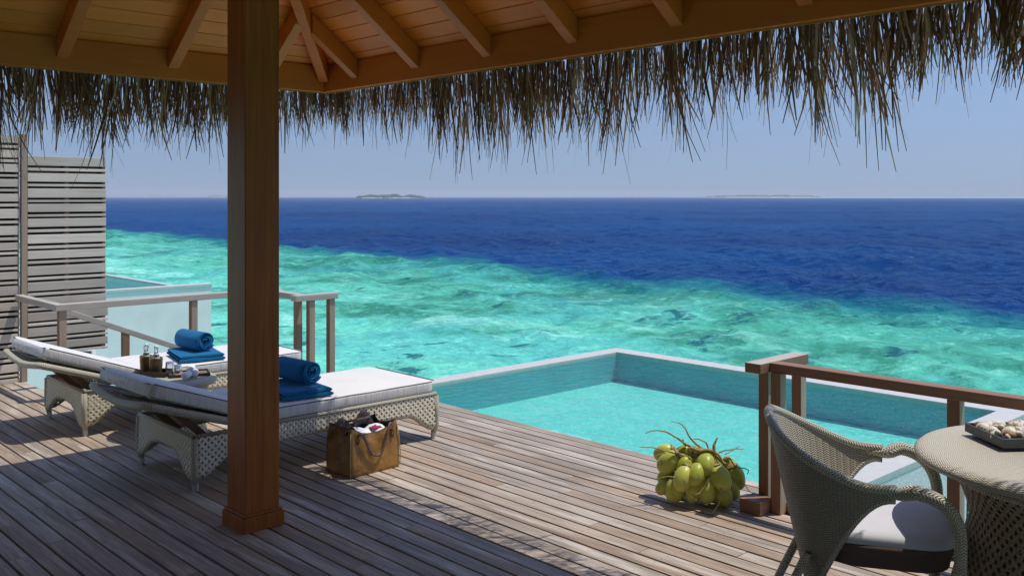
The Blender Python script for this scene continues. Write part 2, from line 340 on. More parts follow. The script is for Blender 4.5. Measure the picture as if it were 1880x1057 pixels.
def thatch():
    m, g = newmat('palm_thatch'); geo = g.n('NewGeometry'); r = geo.outputs['Random Per Island']
    p = g.obj(); n = g.noise(g.map(p, scale=(60, 60, 3)), 1.0, 3)
    c = g.ramp(r, [(0.0, (0.13, 0.05, 0.024)), (0.25, (0.22, 0.095, 0.042)), (0.5, (0.40, 0.20, 0.085)), (0.7, (0.32, 0.12, 0.035)), (0.80, (0.66, 0.41, 0.21)), (1.0, (0.92, 0.72, 0.50))])
    c = g.mix(g.mr(n, 0.3, 0.7, 0, 0.5), c, c4(0.05, 0.038, 0.028))
    b = g.pbsdf(c, 0.55, **{'Specular IOR Level': 0.4})
    t = g.n('BsdfTranslucent', {0: c}).outputs[0]
    g.out(g.n('MixShader', {0: 0.34, 1: b, 2: t}).outputs[0]); return m
M['thatch'] = thatch()
def coco():
    m, g = newmat('green_coconut'); p = g.obj(); geo = g.n('ObjectInfo'); r = geo.outputs['Random']
    n = g.noise(p, 9, 4, 0.6); s = g.noise(p, 70, 3)
    c = g.mix(r, c4(0.38, 0.43, 0.05), c4(0.60, 0.60, 0.12))
    c = g.mix(g.mr(n, 0.45, 0.75, 0, 0.6), c, c4(0.50, 0.42, 0.11))
    c = g.mix(g.mr(s, 0.66, 0.74, 0, 0.7), c, c4(0.12, 0.08, 0.03))
    sc = g.noise(g.map(p, scale=(14, 14, 30)), 1.0, 4, 0.7, 1.5)
    c = g.mix(g.mr(sc, 0.60, 0.70, 0, 0.75), c, c4(0.20, 0.13, 0.05))
    g.out(g.pbsdf(c, 0.38, g.bump(n, 0.002), **{'Specular IOR Level': 0.4})); return m
M['coco'] = coco()
M['cap'] = plain('coconut_calyx', (0.30, 0.22, 0.08), 0.8, 60, 0.4, 0.003)
M['stem'] = plain('coconut_stem', (0.33, 0.27, 0.09), 0.75, 40, 0.35, 0.002)
M['urchin'] = plain('brown_urchin_shell', (0.34, 0.17, 0.05), 0.6, 60, 0.4, 0.003)
M['green_shell'] = plain('green_shell', (0.42, 0.42, 0.07), 0.6, 60, 0.3, 0.003)
M['pale_shell'] = plain('pale_shell', (0.74, 0.66, 0.54), 0.5, 50, 0.2, 0.003)
M['island'] = plain('island_trees', (0.035, 0.075, 0.03), 0.9, 0.05, 0.5)
M['sand'] = plain('island_sand', (0.75, 0.70, 0.58), 0.9, 0.02, 0.1)
M['concrete'] = plain('pile_concrete', (0.50, 0.55, 0.56), 0.8, 8, 0.1)

# ------------------------------------------------------------------ mesh helpers
class MB:
    def __init__(s): s.v = []; s.f = []; s.uv = []; s.mi = []
    def face(s, idx, uv=None, mi=0):
        s.f.append(idx); s.uv.append(uv); s.mi.append(mi)
    def box(s, a, b, mi=0, mats=None, T=None):
        """axis box from corner a to corner b; mats: dict face-> material index (-x,+x,-y,+y,-z,+z)"""
        x0, y0, z0 = a; x1, y1, z1 = b; n = len(s.v)
        P = [(x0, y0, z0), (x1, y0, z0), (x1, y1, z0), (x0, y1, z0), (x0, y0, z1), (x1, y0, z1), (x1, y1, z1), (x0, y1, z1)]
        s.v += [tuple(T @ Vector(p)) if T else p for p in P]
        F = [((0, 3, 2, 1), '-z'), ((4, 5, 6, 7), '+z'), ((0, 1, 5, 4), '-y'), ((2, 3, 7, 6), '+y'), ((1, 2, 6, 5), '+x'), ((3, 0, 4, 7), '-x')]
        for f, k in F:
            ax = {'x': (1, 2), 'y': (0, 2), 'z': (0, 1)}[k[1]]
            s.face([n + i for i in f], [(P[i][ax[0]], P[i][ax[1]]) for i in f], (mats or {}).get(k, mi))
        return s
    def hexa(s, P, mi=0):
        n = len(s.v); s.v += [tuple(p) for p in P]
        for f in ((0, 3, 2, 1), (4, 5, 6, 7), (0, 1, 5, 4), (2, 3, 7, 6), (1, 2, 6, 5), (3, 0, 4, 7)): s.face([n + i for i in f], None, mi)
        return s
    def grid(s, fn, nu, nv, uvs=(1, 1), mi=0, closeu=False, flip=False, uvfn=None):
        n = len(s.v)
        for j in range(nv + 1):
            for i in range(nu + (0 if closeu else 1)): s.v.append(tuple(fn(i / nu, j / nv)))
        w = nu if closeu else nu + 1
        for j in range(nv):
            for i in range(nu):
                i2 = (i + 1) % w if closeu else i + 1
                q = [n + j * w + i, n + j * w + i2, n + (j + 1) * w + i2, n + (j + 1) * w + i]
                if uvfn: u = [uvfn(i / nu, j / nv), uvfn((i + 1) / nu, j / nv), uvfn((i + 1) / nu, (j + 1) / nv), uvfn(i / nu, (j + 1) / nv)]
                else: u = [(i / nu * uvs[0], j / nv * uvs[1]), ((i + 1) / nu * uvs[0], j / nv * uvs[1]), ((i + 1) / nu * uvs[0], (j + 1) / nv * uvs[1]), (i / nu * uvs[0], (j + 1) / nv * uvs[1])]
                if flip: q.reverse(); u.reverse()
                s.face(q, u, mi)
        return s
    def tube(s, pts, rad, n=8, mi=0, cap=True, flat=1.0):
        pts = [Vector(p) for p in pts]
        if not hasattr(rad, '__len__'): rad = [rad] * len(pts)
        rings = []; L = 0; up = None
        for i, p in enumerate(pts):
            t = (pts[min(i + 1, len(pts) - 1)] - pts[max(i - 1, 0)]).normalized()
            if up is None: up = Vector((0, 0, 1)) if abs(t.z) < 0.9 else Vector((1, 0, 0))
            a = (up - t * up.dot(t)).normalized(); b = t.cross(a); up = a
            if i: L += (pts[i] - pts[i - 1]).length
            k = len(s.v)
            for j in range(n):
                th = 2 * pi * j / n
                s.v.append(tuple(p + a * cos(th) * rad[i] * flat + b * sin(th) * rad[i]))
            rings.append((k, L, rad[i]))
        for i in range(len(pts) - 1):
            k0, L0, r0 = rings[i]; k1, L1, r1 = rings[i + 1]; c = 2 * pi * max(r0, 1e-4)
            for j in range(n):
                j2 = (j + 1) % n
                s.face([k0 + j, k0 + j2, k1 + j2, k1 + j], [(j / n * c, L0), ((j + 1) / n * c, L0), ((j + 1) / n * c, L1), (j / n * c, L1)], mi)
        if cap:
            s.face([rings[0][0] + j for j in range(n)][::-1], None, mi); s.face([rings[-1][0] + j for j in range(n)], None, mi)
        return s
    def lathe(s, prof, n=24, c=(0, 0, 0), mi=0, sx=1.0, sy=1.0):
        Ls = [0]
        for i in range(1, len(prof)): Ls.append(Ls[-1] + math.dist(prof[i], prof[i - 1]))
        rm = max(p[0] for p in prof); m = len(prof) - 1
        def fn(u, v):
            i = round(v * m); r, z = prof[i]; return (c[0] + r * cos(2 * pi * u) * sx, c[1] + r * sin(2 * pi * u) * sy, c[2] + z)
        return s.grid(fn, n, m, mi=mi, closeu=True, uvfn=lambda u, v: (u * 2 * pi * rm, Ls[round(v * m)]))
    def build(s, name, mats, parent=None, smooth=False, bevel=0, subsurf=0, loc=None, solid=0, angle=None):
        me = bpy.data.meshes.new(name); me.from_pydata(s.v, [], s.f)
        for m in (mats if isinstance(mats, (list, tuple)) else [mats]): me.materials.append(m)
        ul = me.uv_layers.new(name='UVMap')
        for p, uv in zip(me.polygons, s.uv):
            if uv:
                for li, c in zip(p.loop_indices, uv): ul.data[li].uv = c
        for p, mi in zip(me.polygons, s.mi): p.material_index = mi; p.use_smooth = smooth
        me.update()
        o = bpy.data.objects.new(name, me); COL.objects.link(o)
        if parent: o.parent = parent
        if loc: o.location = loc
        if solid:
            md = o.modifiers.new('solid', 'SOLIDIFY'); md.thickness = solid; md.offset = 0
        if bevel:
            md = o.modifiers.new('bevel', 'BEVEL'); md.width = bevel; md.segments = 2; md.limit_method = 'ANGLE'; md.angle_limit = RAD(40)
            for p in me.polygons: p.use_smooth = True
            w = o.modifiers.new('wn', 'WEIGHTED_NORMAL'); w.keep_sharp = True
        if subsurf:
            md = o.modifiers.new('sub', 'SUBSURF'); md.levels = subsurf; md.render_levels = subsurf
        return o
def tag(o, label, cat, group=None, kind=None):
    if label: o['label'] = label
    if cat: o['category'] = cat
    if group: o['group'] = group
    if kind: o['kind'] = kind
    return o
def thing(name, label, cat, loc=(0, 0, 0), rz=0, group=None):
    o = bpy.data.objects.new(name, None); COL.objects.link(o); o.empty_display_size = 0.1
    o.location = loc; o.rotation_euler = (0, 0, rz); return tag(o, label, cat, group)
def struct(o): o['kind'] = 'structure'; return o
def copy_tree(o, parent=None):
    c = o.copy(); COL.objects.link(c)
    if parent: c.parent = parent
    for ch in list(o.children): copy_tree(ch, c)
    return c
def smoothpath(P, n=6):
    P = [Vector(p) for p in P]; out = []
    for i in range(len(P) - 1):
        p0 = P[max(i - 1, 0)]; p1 = P[i]; p2 = P[i + 1]; p3 = P[min(i + 2, len(P) - 1)]
        for k in range(n):
            t = k / n
            out.append(0.5 * ((2 * p1) + (-p0 + p2) * t + (2 * p0 - 5 * p1 + 4 * p2 - p3) * t * t + (-p0 + 3 * p1 - 3 * p2 + p3) * t ** 3))
    out.append(P[-1]); return out
def lerp(a, b, t): return a + (b - a) * t
def sstep(a, b, x):
    t = max(0, min(1, (x - a) / (b - a))); return t * t * (3 - 2 * t)

# ------------------------------------------------------------------ sea, islands
SEA = -2.2
import numpy as np
def sea_mesh():
    """sheet of real waves: fine towards the view, plain sheet elsewhere, out to 8 km"""
    rng = np.random.default_rng(4)
    A0, A1 = RAD(YAW - 36), RAD(YAW + 36); na = 860
    r = [7.0]
    while r[-1] < 8000: r.append(r[-1] + max(0.08, r[-1] * 0.0032))
    r[-1] = 8000.0; r = np.array(r); nr = len(r)
    ang = np.linspace(A0, A1, na)
    X = r[:, None] * np.cos(ang)[None, :]; Y = r[:, None] * np.sin(ang)[None, :]
    dr = np.gradient(r)[:, None]; q = X - 0.1 * Y
    calm = np.clip((q - 14) / 22, 0, 1); calm = 0.45 + 0.55 * calm
    Z = np.zeros_like(X); wind = RAD(150)
    dx = np.zeros_like(X); dy = np.zeros_like(X)
    for lam in np.geomspace(0.45, 34, 78):
        th = wind + rng.normal(0, 0.75); k = 2 * pi / lam
        slope = 0.062 if lam < 4 else (0.036 if lam < 9 else 0.014)
        amp = slope * lam / (2 * pi)
        fade = np.clip((lam / dr - 2.6) / 3.0, 0, 1)
        if fade.max() <= 0: continue
        # patches of stronger and weaker ripples
        gust = 0.75 + 0.5 * np.sin(X * 0.6 / lam ** .5 * rng.normal(0, .5) + Y * 0.6 / lam ** .5 * rng.normal(0, .5) + rng.uniform(0, 6))
        ph = k * (X * cos(th) + Y * sin(th)) + rng.uniform(0, 2 * pi)
        a = amp * fade * gust
        if lam > 3: a = a * (calm if lam < 12 else calm * calm)
        else: a = a * np.sqrt(calm)
        Z += a * np.cos(ph); dx -= a * 0.8 * cos(th) * np.sin(ph); dy -= a * 0.8 * sin(th) * np.sin(ph)
    edge = np.ones_like(X); edge[:, 0] = 0; edge[:, -1] = 0; edge[0, :] = 0
    edge[:, 1:4] *= 0.5; edge[:, -4:-1] *= 0.5
    V = np.stack([X + dx * edge, Y + dy * edge, SEA + Z * edge], -1).reshape(-1, 3)
    i = np.arange(nr - 1)[:, None] * na + np.arange(na - 1)[None, :]
    F = np.stack([i, i + na, i + na + 1, i + 1], -1).reshape(-1, 4)
    # the rest of the disc
    n2 = 60; a2 = np.linspace(A1, A0 + 2 * pi, n2); rr = np.array([7.0, 40, 300, 2000, 8000.0]); base = len(V)
    V2 = np.stack([rr[:, None] * np.cos(a2), rr[:, None] * np.sin(a2), np.full((5, n2), SEA)], -1).reshape(-1, 3)
    j = np.arange(4)[:, None] * n2 + np.arange(n2 - 1)[None, :] + base
    F2 = np.stack([j, j + n2, j + n2 + 1, j + 1], -1).reshape(-1, 4)
    V3 = np.array([[7.0 * cos(2 * pi * t / 48) * 1.02, 7.0 * sin(2 * pi * t / 48) * 1.02, SEA - 0.02] for t in range(48)] + [[0, 0, SEA - 0.02]]); b3 = base + len(V2)
    V = np.vstack([V, V2, V3]); F = np.vstack([F, F2])
    me = bpy.data.meshes.new('sea')
    tri = np.array([[b3 + t, b3 + (t + 1) % 48, b3 + 48] for t in range(48)])
    me.vertices.add(len(V)); me.vertices.foreach_set('co', V.astype(np.float32).ravel())
    loops = np.concatenate([F.ravel(), tri.ravel()]).astype(np.int32); me.loops.add(len(loops)); me.loops.foreach_set('vertex_index', loops)
    starts = np.concatenate([np.arange(len(F)) * 4, len(F) * 4 + np.arange(48) * 3]).astype(np.int32)
    me.polygons.add(len(starts)); me.polygons.foreach_set('loop_start', starts)
    me.polygons.foreach_set('use_smooth', np.ones(len(starts), dtype=bool))
    me.update(calc_edges=True); me.materials.append(M['sea'])
    o = bpy.data.objects.new('sea', me); COL.objects.link(o); return struct(o)
sea_mesh()

Fv = Vector((cos(RAD(YAW)), sin(RAD(YAW)), 0)); Rv = Vector((sin(RAD(YAW)), -cos(RAD(YAW)), 0))
def far(px, d): return Fv * d + Rv * ((px - 940) / 1749 * d)
def island(px0, px1, d, hpx, seed, sand_ext=0.05):
    P0, P1 = far(px0, d), far(px1, d); c = (P0 + P1) / 2; L = (P1 - P0).length / 2; ax = (P1 - P0).normalized(); ay = Vector((-ax.y, ax.x, 0))
    H = hpx * d / 1749
    rnd = random.Random(seed)
    s = MB()
    s.grid(lambda u, v: c + ax * (cos(2 * pi * u) * L * (1 + sand_ext) * (1 - v * 0.15)) + ay * (sin(2 * pi * u) * L * 0.45 * (1 - v * .2)) + Vector((0, 0, SEA - 0.5 + v * (0.6 + d * 0.00045))), 40, 2, closeu=True)
    s.face([len(s.v) - 40 + i for i in range(40)])
    isl = struct(s.build('island', M['sand']))
    w = MB()
    for k in range(170):
        a = rnd.uniform(-1, 1); bb = rnd.uniform(-1, 1)
        if a * a + bb * bb > 0.95: continue
        env = (1 - abs(a) ** 3) ** 0.6
        h = H * (0.55 + 0.45 * rnd.random()) * (0.35 + 0.65 * env) * (0.8 + 0.3 * MN.noise(Vector((a * 4, seed, 0))))
        r = L * rnd.uniform(0.03, 0.06) + H * 0.25
        p = c + ax * a * L + ay * bb * L * 0.35
        prof = [(r * 0.75, 0), (r, h * 0.45), (r * 0.85, h * 0.75), (r * 0.4, h * 0.96), (0.05, h)]
        w.lathe(prof, 7, (p.x, p.y, SEA + 0.1))
    return isl, w.build('island_woodland', M['island'])
_, w1 = island(655, 778, 2600, 8.5, 1); tag(w1, 'dark green wooded strip on the small sandy island near the horizon, right of the brown post', 'woodland', kind='stuff')
_, w2 = island(1296, 1503, 5000, 6.0, 2); tag(w2, 'long low faint woodland on the hazy island at the right of the horizon', 'woodland', kind='stuff')
_, w3 = island(382, 440, 6200, 4.5, 3); tag(w3, 'faint sliver of woodland on the horizon just left of the brown post', 'woodland', kind='stuff')
_, w4 = island(240, 330, 7000, 3.2, 4); tag(w4, 'faintest woodland sliver on the horizon right of the slatted screens', 'woodland', kind='stuff')

# ------------------------------------------------------------------ deck
PITCH = 0.104; DX1 = 5.105
b = MB(); k = 0
rd = random.Random(3)
while True:
    x1 = DX1 - k * PITCH; x0 = x1 - PITCH + 0.0135; k += 1
    if x1 < -2.6: break
    xc = (x0 + x1) / 2
    ya = -3.2 if xc < 4.86 else 2.77
    yb = 9.78 if xc < 2.85 else (8.72 if xc < 4.86 else 7.2)
    y = ya + rd.uniform(0.3, 2.6) if ya < 0 else ya
    cuts = [ya]
    if ya < 0:
        while y < yb - 0.8: cuts.append(y); y += rd.uniform(1.8, 3.6)
    cuts.append(yb)
    for i in range(len(cuts) - 1):
        dz = rd.uniform(-0.0012, 0.0012)
        b.box((x0, cuts[i] + 0.0015, -0.03), (x1, cuts[i + 1] - 0.0015, dz))
deck = b.build('deck', M['deck'], bevel=0.0025); struct(deck)
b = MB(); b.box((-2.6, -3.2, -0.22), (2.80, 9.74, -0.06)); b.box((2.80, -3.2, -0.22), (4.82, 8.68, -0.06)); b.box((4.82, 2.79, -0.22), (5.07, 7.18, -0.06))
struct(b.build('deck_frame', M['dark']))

# ------------------------------------------------------------------ pool
PX0, PX1, PY0, PY1 = 5.115, 8.23, 2.965, 7.025; OX1, OY0, OY1 = 8.45, 2.765, 7.22
PD = -0.33; WL = -0.022
pool = thing('swimming_pool', 'turquoise infinity plunge pool with pale stone rim sunk beside the wooden deck', 'swimming pool', (6.7, 5.0, 0))
def P_(o): o.parent = pool; o.location = (-6.7, -5.0, 0); return o
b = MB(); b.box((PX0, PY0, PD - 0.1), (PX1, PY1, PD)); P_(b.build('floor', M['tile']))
b = MB()
b.box((PX1, PY0, PD), (OX1 - 0.005, PY1, -0.05)); b.box((PX0, PY1, PD), (OX1 - 0.005, OY1 - 0.005, -0.05)); b.box((PX0, OY0 + 0.005, PD), (OX1 - 0.005, PY0, -0.05)); b.box((PX0 - 0.03, PY0, PD), (PX0, PY1, -0.035))
P_(b.build('wall', M['walltile']))
b = MB(); b.box((PX0, OY0 + 0.004, SEA + 0.1), (OX1 - 0.004, OY1 - 0.004, PD - 0.1)); 
b.box((OX1 - 0.006, OY0 + 0.004, PD - 0.1), (OX1 - 0.0045, OY1 - 0.004, -0.05)); b.box((PX0, OY0 + 0.0035, PD - 0.1), (OX1 - 0.006, OY0 + 0.005, -0.05))
P_(b.build('outer_casing', M['gravel']))
b = MB(); e = 0.0
b.box((PX1, OY0, -0.05), (OX1, OY1, e)); b.box((PX0, PY1, -0.05), (PX1, OY1, e)); b.box((PX0, OY0, -0.05), (PX1, PY0, e))
P_(b.build('rim', M['rim'], bevel=0.006))
b = MB()
def sparkle_band(u, v):      # pale ragged sill added to imitate light sparkling along the deck edge
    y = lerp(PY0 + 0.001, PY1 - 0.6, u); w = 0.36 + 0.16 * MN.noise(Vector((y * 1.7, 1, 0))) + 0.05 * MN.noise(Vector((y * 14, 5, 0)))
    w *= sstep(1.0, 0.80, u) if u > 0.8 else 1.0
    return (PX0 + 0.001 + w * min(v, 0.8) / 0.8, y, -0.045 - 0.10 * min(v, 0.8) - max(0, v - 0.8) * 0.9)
b.grid(sparkle_band, 160, 10, flip=True); P_(b.build('sparkle_sill', M['sparkle_band'], smooth=True))
b = MB(); b.v += [(PX0 - 0.02, PY0, WL), (PX1, PY0, WL), (PX1, PY1, WL), (PX0 - 0.02, PY1, WL)]; b.face([0, 1, 2, 3])
struct(b.build('pool_water', M['pool_water']))

# neighbour's pool beyond the railing
npool = thing('swimming_pool', "neighbouring villa's raised pale pool box seen behind the left railing", 'swimming pool', (6.5, 18.2, 0))
def N_(o): o.parent = npool; o.location = (-6.5, -18.2, 0); return o
b = MB(); b.box((4.5, 18.15, SEA + 0.1), (8.74, 18.35, -0.06)); b.box((8.1, 18.352, SEA + 0.1), (8.3, 23.0, -0.06)); b.box((4.5, 18.352, SEA + 0.1), (4.7, 23.0, -0.06)); b.box((4.702, 22.8, SEA + .1), (8.098, 23.0, -0.06))
N_(b.build('wall', M['pool_wall']))
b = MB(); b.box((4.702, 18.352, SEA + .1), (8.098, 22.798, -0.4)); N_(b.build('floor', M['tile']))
b = MB(); b.box((4.49, 18.13, -0.06), (8.76, 18.36, 0.0)); b.box((8.10, 18.36, -0.07), (8.24, 23.0, -0.03)); N_(b.build('rim', M['rim'], bevel=0.006))
b = MB(); b.v += [(4.6, 18.36, -0.075), (8.1, 18.36, -0.075), (8.1, 22.9, -0.075), (4.6, 22.9, -0.075)]; b.face([0, 1, 2, 3])
struct(b.build('pool_water', M['pool_water']))

# ------------------------------------------------------------------ pavilion
EX, EY, EZ, SL = 3.75, 5.95, 2.665, 0.75      # eave planes, soffit height at the eave, slope
pav = thing('thatched_pavilion', 'open thatched pavilion over the deck with square brown post, rafters and fringed eaves', 'pavilion', (2.485, 4.665, 0))
def V_(o): o.parent = pav; o.location = (-2.485, -4.665, 0); return o
b = MB(); b.box((2.385, 4.565, 0.0), (2.585, 4.765, 3.52)); post = V_(b.build('post', M['post'], bevel=0.005))
b = MB(); b.box((2.365, 4.545, 0.001), (2.605, 4.785, 0.078)); b.box((2.372, 4.552, 0.078), (2.598, 4.778, 0.094))
pl = b.build('base_trim', M['post'], bevel=0.004); pl.parent = post
def zs(t): return EZ + SL * t          # soffit height t metres in from the eave
RW = 0.036; RDp = 0.135
for k in range(13):
    y = 5.52 - 0.683 * k
    xe = max(y - (EY - EX), 0.03) if y > 2.2 else 0.03
    xe = xe + 0.03 if y > 2.2 else xe
    x0 = EX - 0.045; t1 = EX - xe; t0 = 0.045
    if t1 < .1: continue
    P = [(xe, y - RW, zs(t1) - RDp), (x0, y - RW, zs(t0) - RDp), (x0, y + RW, zs(t0) - RDp), (xe, y + RW, zs(t1) - RDp),
         (xe, y - RW, zs(t1) - .003), (x0, y - RW, zs(t0) - .003), (x0, y + RW, zs(t0) - .003), (xe, y + RW, zs(t1) - .003)]
    V_(MB().hexa(P).build('rafter', M['beam_x'], bevel=0.004))
for k in range(9):
    x = 3.26 - 0.672 * k
    if x > 0: ye = x + (EY - EX) + 0.03
    else: ye = -x + (EY - EX) + 0.03
    y0 = EY - 0.045; t1 = EY - ye; t0 = 0.045
    if t1 < .1 or x < -3.4: continue
    P = [(x - RW, y0, zs(t0) - RDp), (x - RW, ye, zs(t1) - RDp), (x + RW, ye, zs(t1) - RDp), (x + RW, y0, zs(t0) - RDp),
         (x - RW, y0, zs(t0) - .003), (x - RW, ye, zs(t1) - .003), (x + RW, ye, zs(t1) - .003), (x + RW, y0, zs(t0) - .003)]
    V_(MB().hexa(P).build('rafter', M['beam_y'], bevel=0.004))
# hip rafter
hw = 0.034; dr = Vector((-1, -1, 0)).normalized(); sd = Vector((1, -1, 0)).normalized()
def hp(t, s_, z): p = Vector((EX, EY, 0)) + Vector((-t, -t, 0)) + sd * s_; return (p.x, p.y, z)
t0, t1 = 0.06, 3.7; HD = 0.145
V_(MB().hexa([hp(t1, -hw, zs(t1) - HD), hp(t1, hw, zs(t1) - HD), hp(t0, hw, zs(t0) - HD), hp(t0, -hw, zs(t0) - HD), hp(t1, -hw, zs(t1) - .02), hp(t1, hw, zs(t1) - .02), hp(t0, hw, zs(t0) - .02), hp(t0, -hw, zs(t0) - .02)]).build('hip_rafter', M['beam_x'], bevel=0.004))
# fascia
b = MB(); b.box((EX - 0.045, -4.45, 2.50), (EX, EY, EZ + 0.02)); V_(b.build('fascia_beam', M['beam_y'], bevel=0.003))
b = MB(); b.box((-3.75, EY - 0.045, 2.50), (EX - 0.0455, EY, EZ + 0.02)); V_(b.build('fascia_beam', M['beam_x'], bevel=0.003))
b = MB(); b.box((EX + 0.0005, -4.45, 2.494), (EX + 0.012, EY + 0.012, 2.53)); b.box((-3.75, EY + 0.0005, 2.494), (EX, EY + 0.012, 2.53)); V_(b.build('eave_glint_strip', M['eave_glint']))  # thin added strip, its lighter colour paints the lit lower edge of the fascia
# soffit planks, strips parallel to the eave
PW = 0.086
b = MB(); t = 0.0
while t < 3.66:
    ta, tb = t, min(t + PW - 0.006, 3.70)
    def pt(tt, e_, up): return (EX - tt, (EY - tt) if e_ else -4.5 + tt, zs(tt) + up)
    b.hexa([pt(ta, 0, 0), pt(ta, 1, 0), pt(tb, 1, 0), pt(tb, 0, 0), pt(ta, 0, .014), pt(ta, 1, .014), pt(tb, 1, .014), pt(tb, 0, .014)]); t += PW
V_(b.build('ceiling', M['plank_y']))
b = MB(); t = 0.0
while t < 3.66:
    ta, tb = t, min(t + PW - 0.006, 3.70)
    def pt(tt, e_, up): return ((EX - tt) if e_ else -EX + tt, EY - tt, zs(tt) + up)
    b.hexa([pt(ta, 1, 0), pt(ta, 0, 0), pt(tb, 0, 0), pt(tb, 1, 0), pt(ta, 1, .014), pt(ta, 0, .014), pt(tb, 0, .014), pt(tb, 1, .014)]); t += PW
V_(b.build('ceiling', M['plank_x']))
# thatch body over everything (also closes the two unseen slopes)
def slope_pts(up, ex): 
    z0 = EZ + up - SL * ex
    A = (EX + ex, EY + ex, z0); B = (-EX - ex, EY + ex, z0); C = (-EX - ex, -4.5 - ex, z0); D = (EX + ex, -4.5 - ex, z0)
    R1 = (0, EY - EX, EZ + SL * EX + up); R2 = (0, -4.5 + EX, EZ + SL * EX + up); return [A, B, C, D, R1, R2]
b = MB()
lo, hi = slope_pts(0.03, 0.03), slope_pts(0.30, 0.0)
hi2 = slope_pts(0.26, 0.28)
b.v += lo + hi2[:4] + hi[4:]
for f in ((0, 3, 5, 4), (1, 0, 4), (2, 1, 4, 5), (3, 2, 5)):
    b.face(list(f)); b.face([i + 6 for i in reversed(f)])
for i, j in ((0, 1), (1, 2), (2, 3), (3, 0)): b.face([i, j, j + 6, i + 6])
V_(b.build('thatch_roof', M['thatch']))
# fringe of palm blades along the eaves
b = MB(); rt = random.Random(11)
def blade(p, L, w, lean, side, curl, out):
    """p root, side = along-eave vector, out = outward vector"""
    n = len(b.v); k = 4; d = Vector((0, 0, -1)) + side * lean + out * rt.uniform(-0.05, 0.10)
    d.normalize(); wd = (side * cos(0.0) + out * rt.uniform(-0.8, 0.8)).normalized(); pos = Vector(p)
    for i in range(k + 1):
        t = i / k; ww = w * (1 - 0.15 * t) if t < 0.7 else w * (0.9 - 0.5 * (t - 0.7) / 0.3)
        if i: 
            d = (d + side * curl * 0.18 + Vector((0, 0, -0.05))).normalized(); pos = pos + d * (L / k)
        b.v.append(tuple(pos - wd * ww / 2)); b.v.append(tuple(pos + wd * ww / 2))
    for i in range(k): b.face([n + 2 * i, n + 2 * i + 1, n + 2 * i + 3, n + 2 * i + 2])
def fringe(p0, p1, side, out, per_m):
    Ltot = (p1 - p0).length; N = int(Ltot * per_m)
    clumps = []; 
    s = 0
    while s < Ltot: clumps.append((s, rt.uniform(0.42, 1.35), rt.gauss(0, 0.12))); s += rt.uniform(0.06, 0.13)
    for i in range(N):
        s = rt.uniform(0, Ltot); c = min(clumps, key=lambda q: abs(q[0] - s))
        s2 = lerp(s, c[0], 0.45 * rt.random())
        lay = rt.random()
        p = p0 + side * s2 + out * (0.03 + 0.29 * lay) + Vector((0, 0, rt.uniform(0.0, 0.12) - 0.10 * lay))
        u = rt.random()
        L = (0.22 + 0.16 * rt.random()) if u < 0.62 else ((0.30 + 0.20 * rt.random()) if u < 0.93 else rt.uniform(0.40, 0.60))
        L = L * c[1] * 0.88 + 0.10 
        L *= lerp(0.62, 1.0, sstep(0.0, 1.7, Ltot - s))
        w = rt.choice([0.003, 0.004, 0.006, 0.007, 0.009, 0.012])
        if u > 0.9: w = rt.choice([0.003, 0.005, 0.007])
        conv = (c[0] - s) / 0.4
        blade(p, L, w, c[2] * 0.8 + conv * 0.4 + rt.gauss(0, 0.07), side, rt.gauss(0, 0.35), out)
fringe(Vector((EX, -1.2, 2.56)), Vector((EX, EY + 0.3, 2.56)), Vector((0, 1, 0)), Vector((1, 0, 0)), 540)
fringe(Vector((-1.5, EY, 2.56)), Vector((EX + 0.3, EY, 2.56)), Vector((1, 0, 0)), Vector((0, 1, 0)), 560)
fr = V_(b.build('thatch_fringe', M['thatch']))

# unseen villa front with doors behind the camera, added white to bounce light
vil = thing('villa', 'unseen white villa front with dark doors, added to bounce light onto the shaded deck', 'house', (-2.7, 3.0, 0))
b = MB()
for y0_, y1_ in ((-3.2, 1.2), (3.4, 9.78)): b.box((-2.85, y0_, 0.0), (-2.70, y1_, 3.4))
b.box((-2.85, 1.2, 2.3), (-2.70, 3.4, 3.4)); q = b.build('wall', M['villa'], vil); q.location = -Vector(vil.location)
b = MB()
for y0_ in (1.2, 2.31): b.box((-2.82, y0_, 0.0), (-2.76, y0_ + 1.09, 2.3))
q = b.build('door', M['dark'], vil, bevel=0.004); q.location = -Vector(vil.location)

# ------------------------------------------------------------------ slatted screens
def screen(name, label, x0, x1, y, z0, z1, seed, post_at=None, steps=None):
    t = thing(name, label, 'screen', (x0, y, max(z0, 0)))
    def A(o): o.parent = t; o.location = (-x0, -y, -max(z0, 0)); return o
    r = random.Random(seed); b = MB(); z = z1; i = 0
    while z > z0 + 0.02:
        h = 0.079 if i % 2 == 0 else 0.024
        h *= r.uniform(0.86, 1.12); g = r.uniform(0.018, 0.025)
        xe = x1 + (0.018 if z < z0 + 0.42 else 0) + r.uniform(-.002, .002)
        b.box((x0 + 0.004, y - 0.012 + r.uniform(-.002, .002), max(z - h, z0)), (xe, y + 0.008, z)); z -= h + g; i += 1
    A(b.build('slats', M['slat'], bevel=0.0025))
    b = MB(); b.box((x1 - 0.03, y + 0.009, z0), (x1 + 0.0, y + 0.055, z1 + 0.006), 0); 
    for xx in (lerp(x0, x1, 0.5),): b.box((xx - 0.02, y + 0.009, z0), (xx + 0.02, y + 0.05, z1 - 0.03), 0)
    A(b.build('frame', M['railZ'])); 
    # closed board lining behind the gaps
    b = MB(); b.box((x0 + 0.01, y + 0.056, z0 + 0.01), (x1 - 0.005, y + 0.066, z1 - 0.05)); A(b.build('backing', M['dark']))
    return t, A
t, A = screen('privacy_screen', 'taller weathered grey slatted wooden screen at the left edge of the deck', 1.9, 2.775, 9.75, 0.0, 2.325, 1)
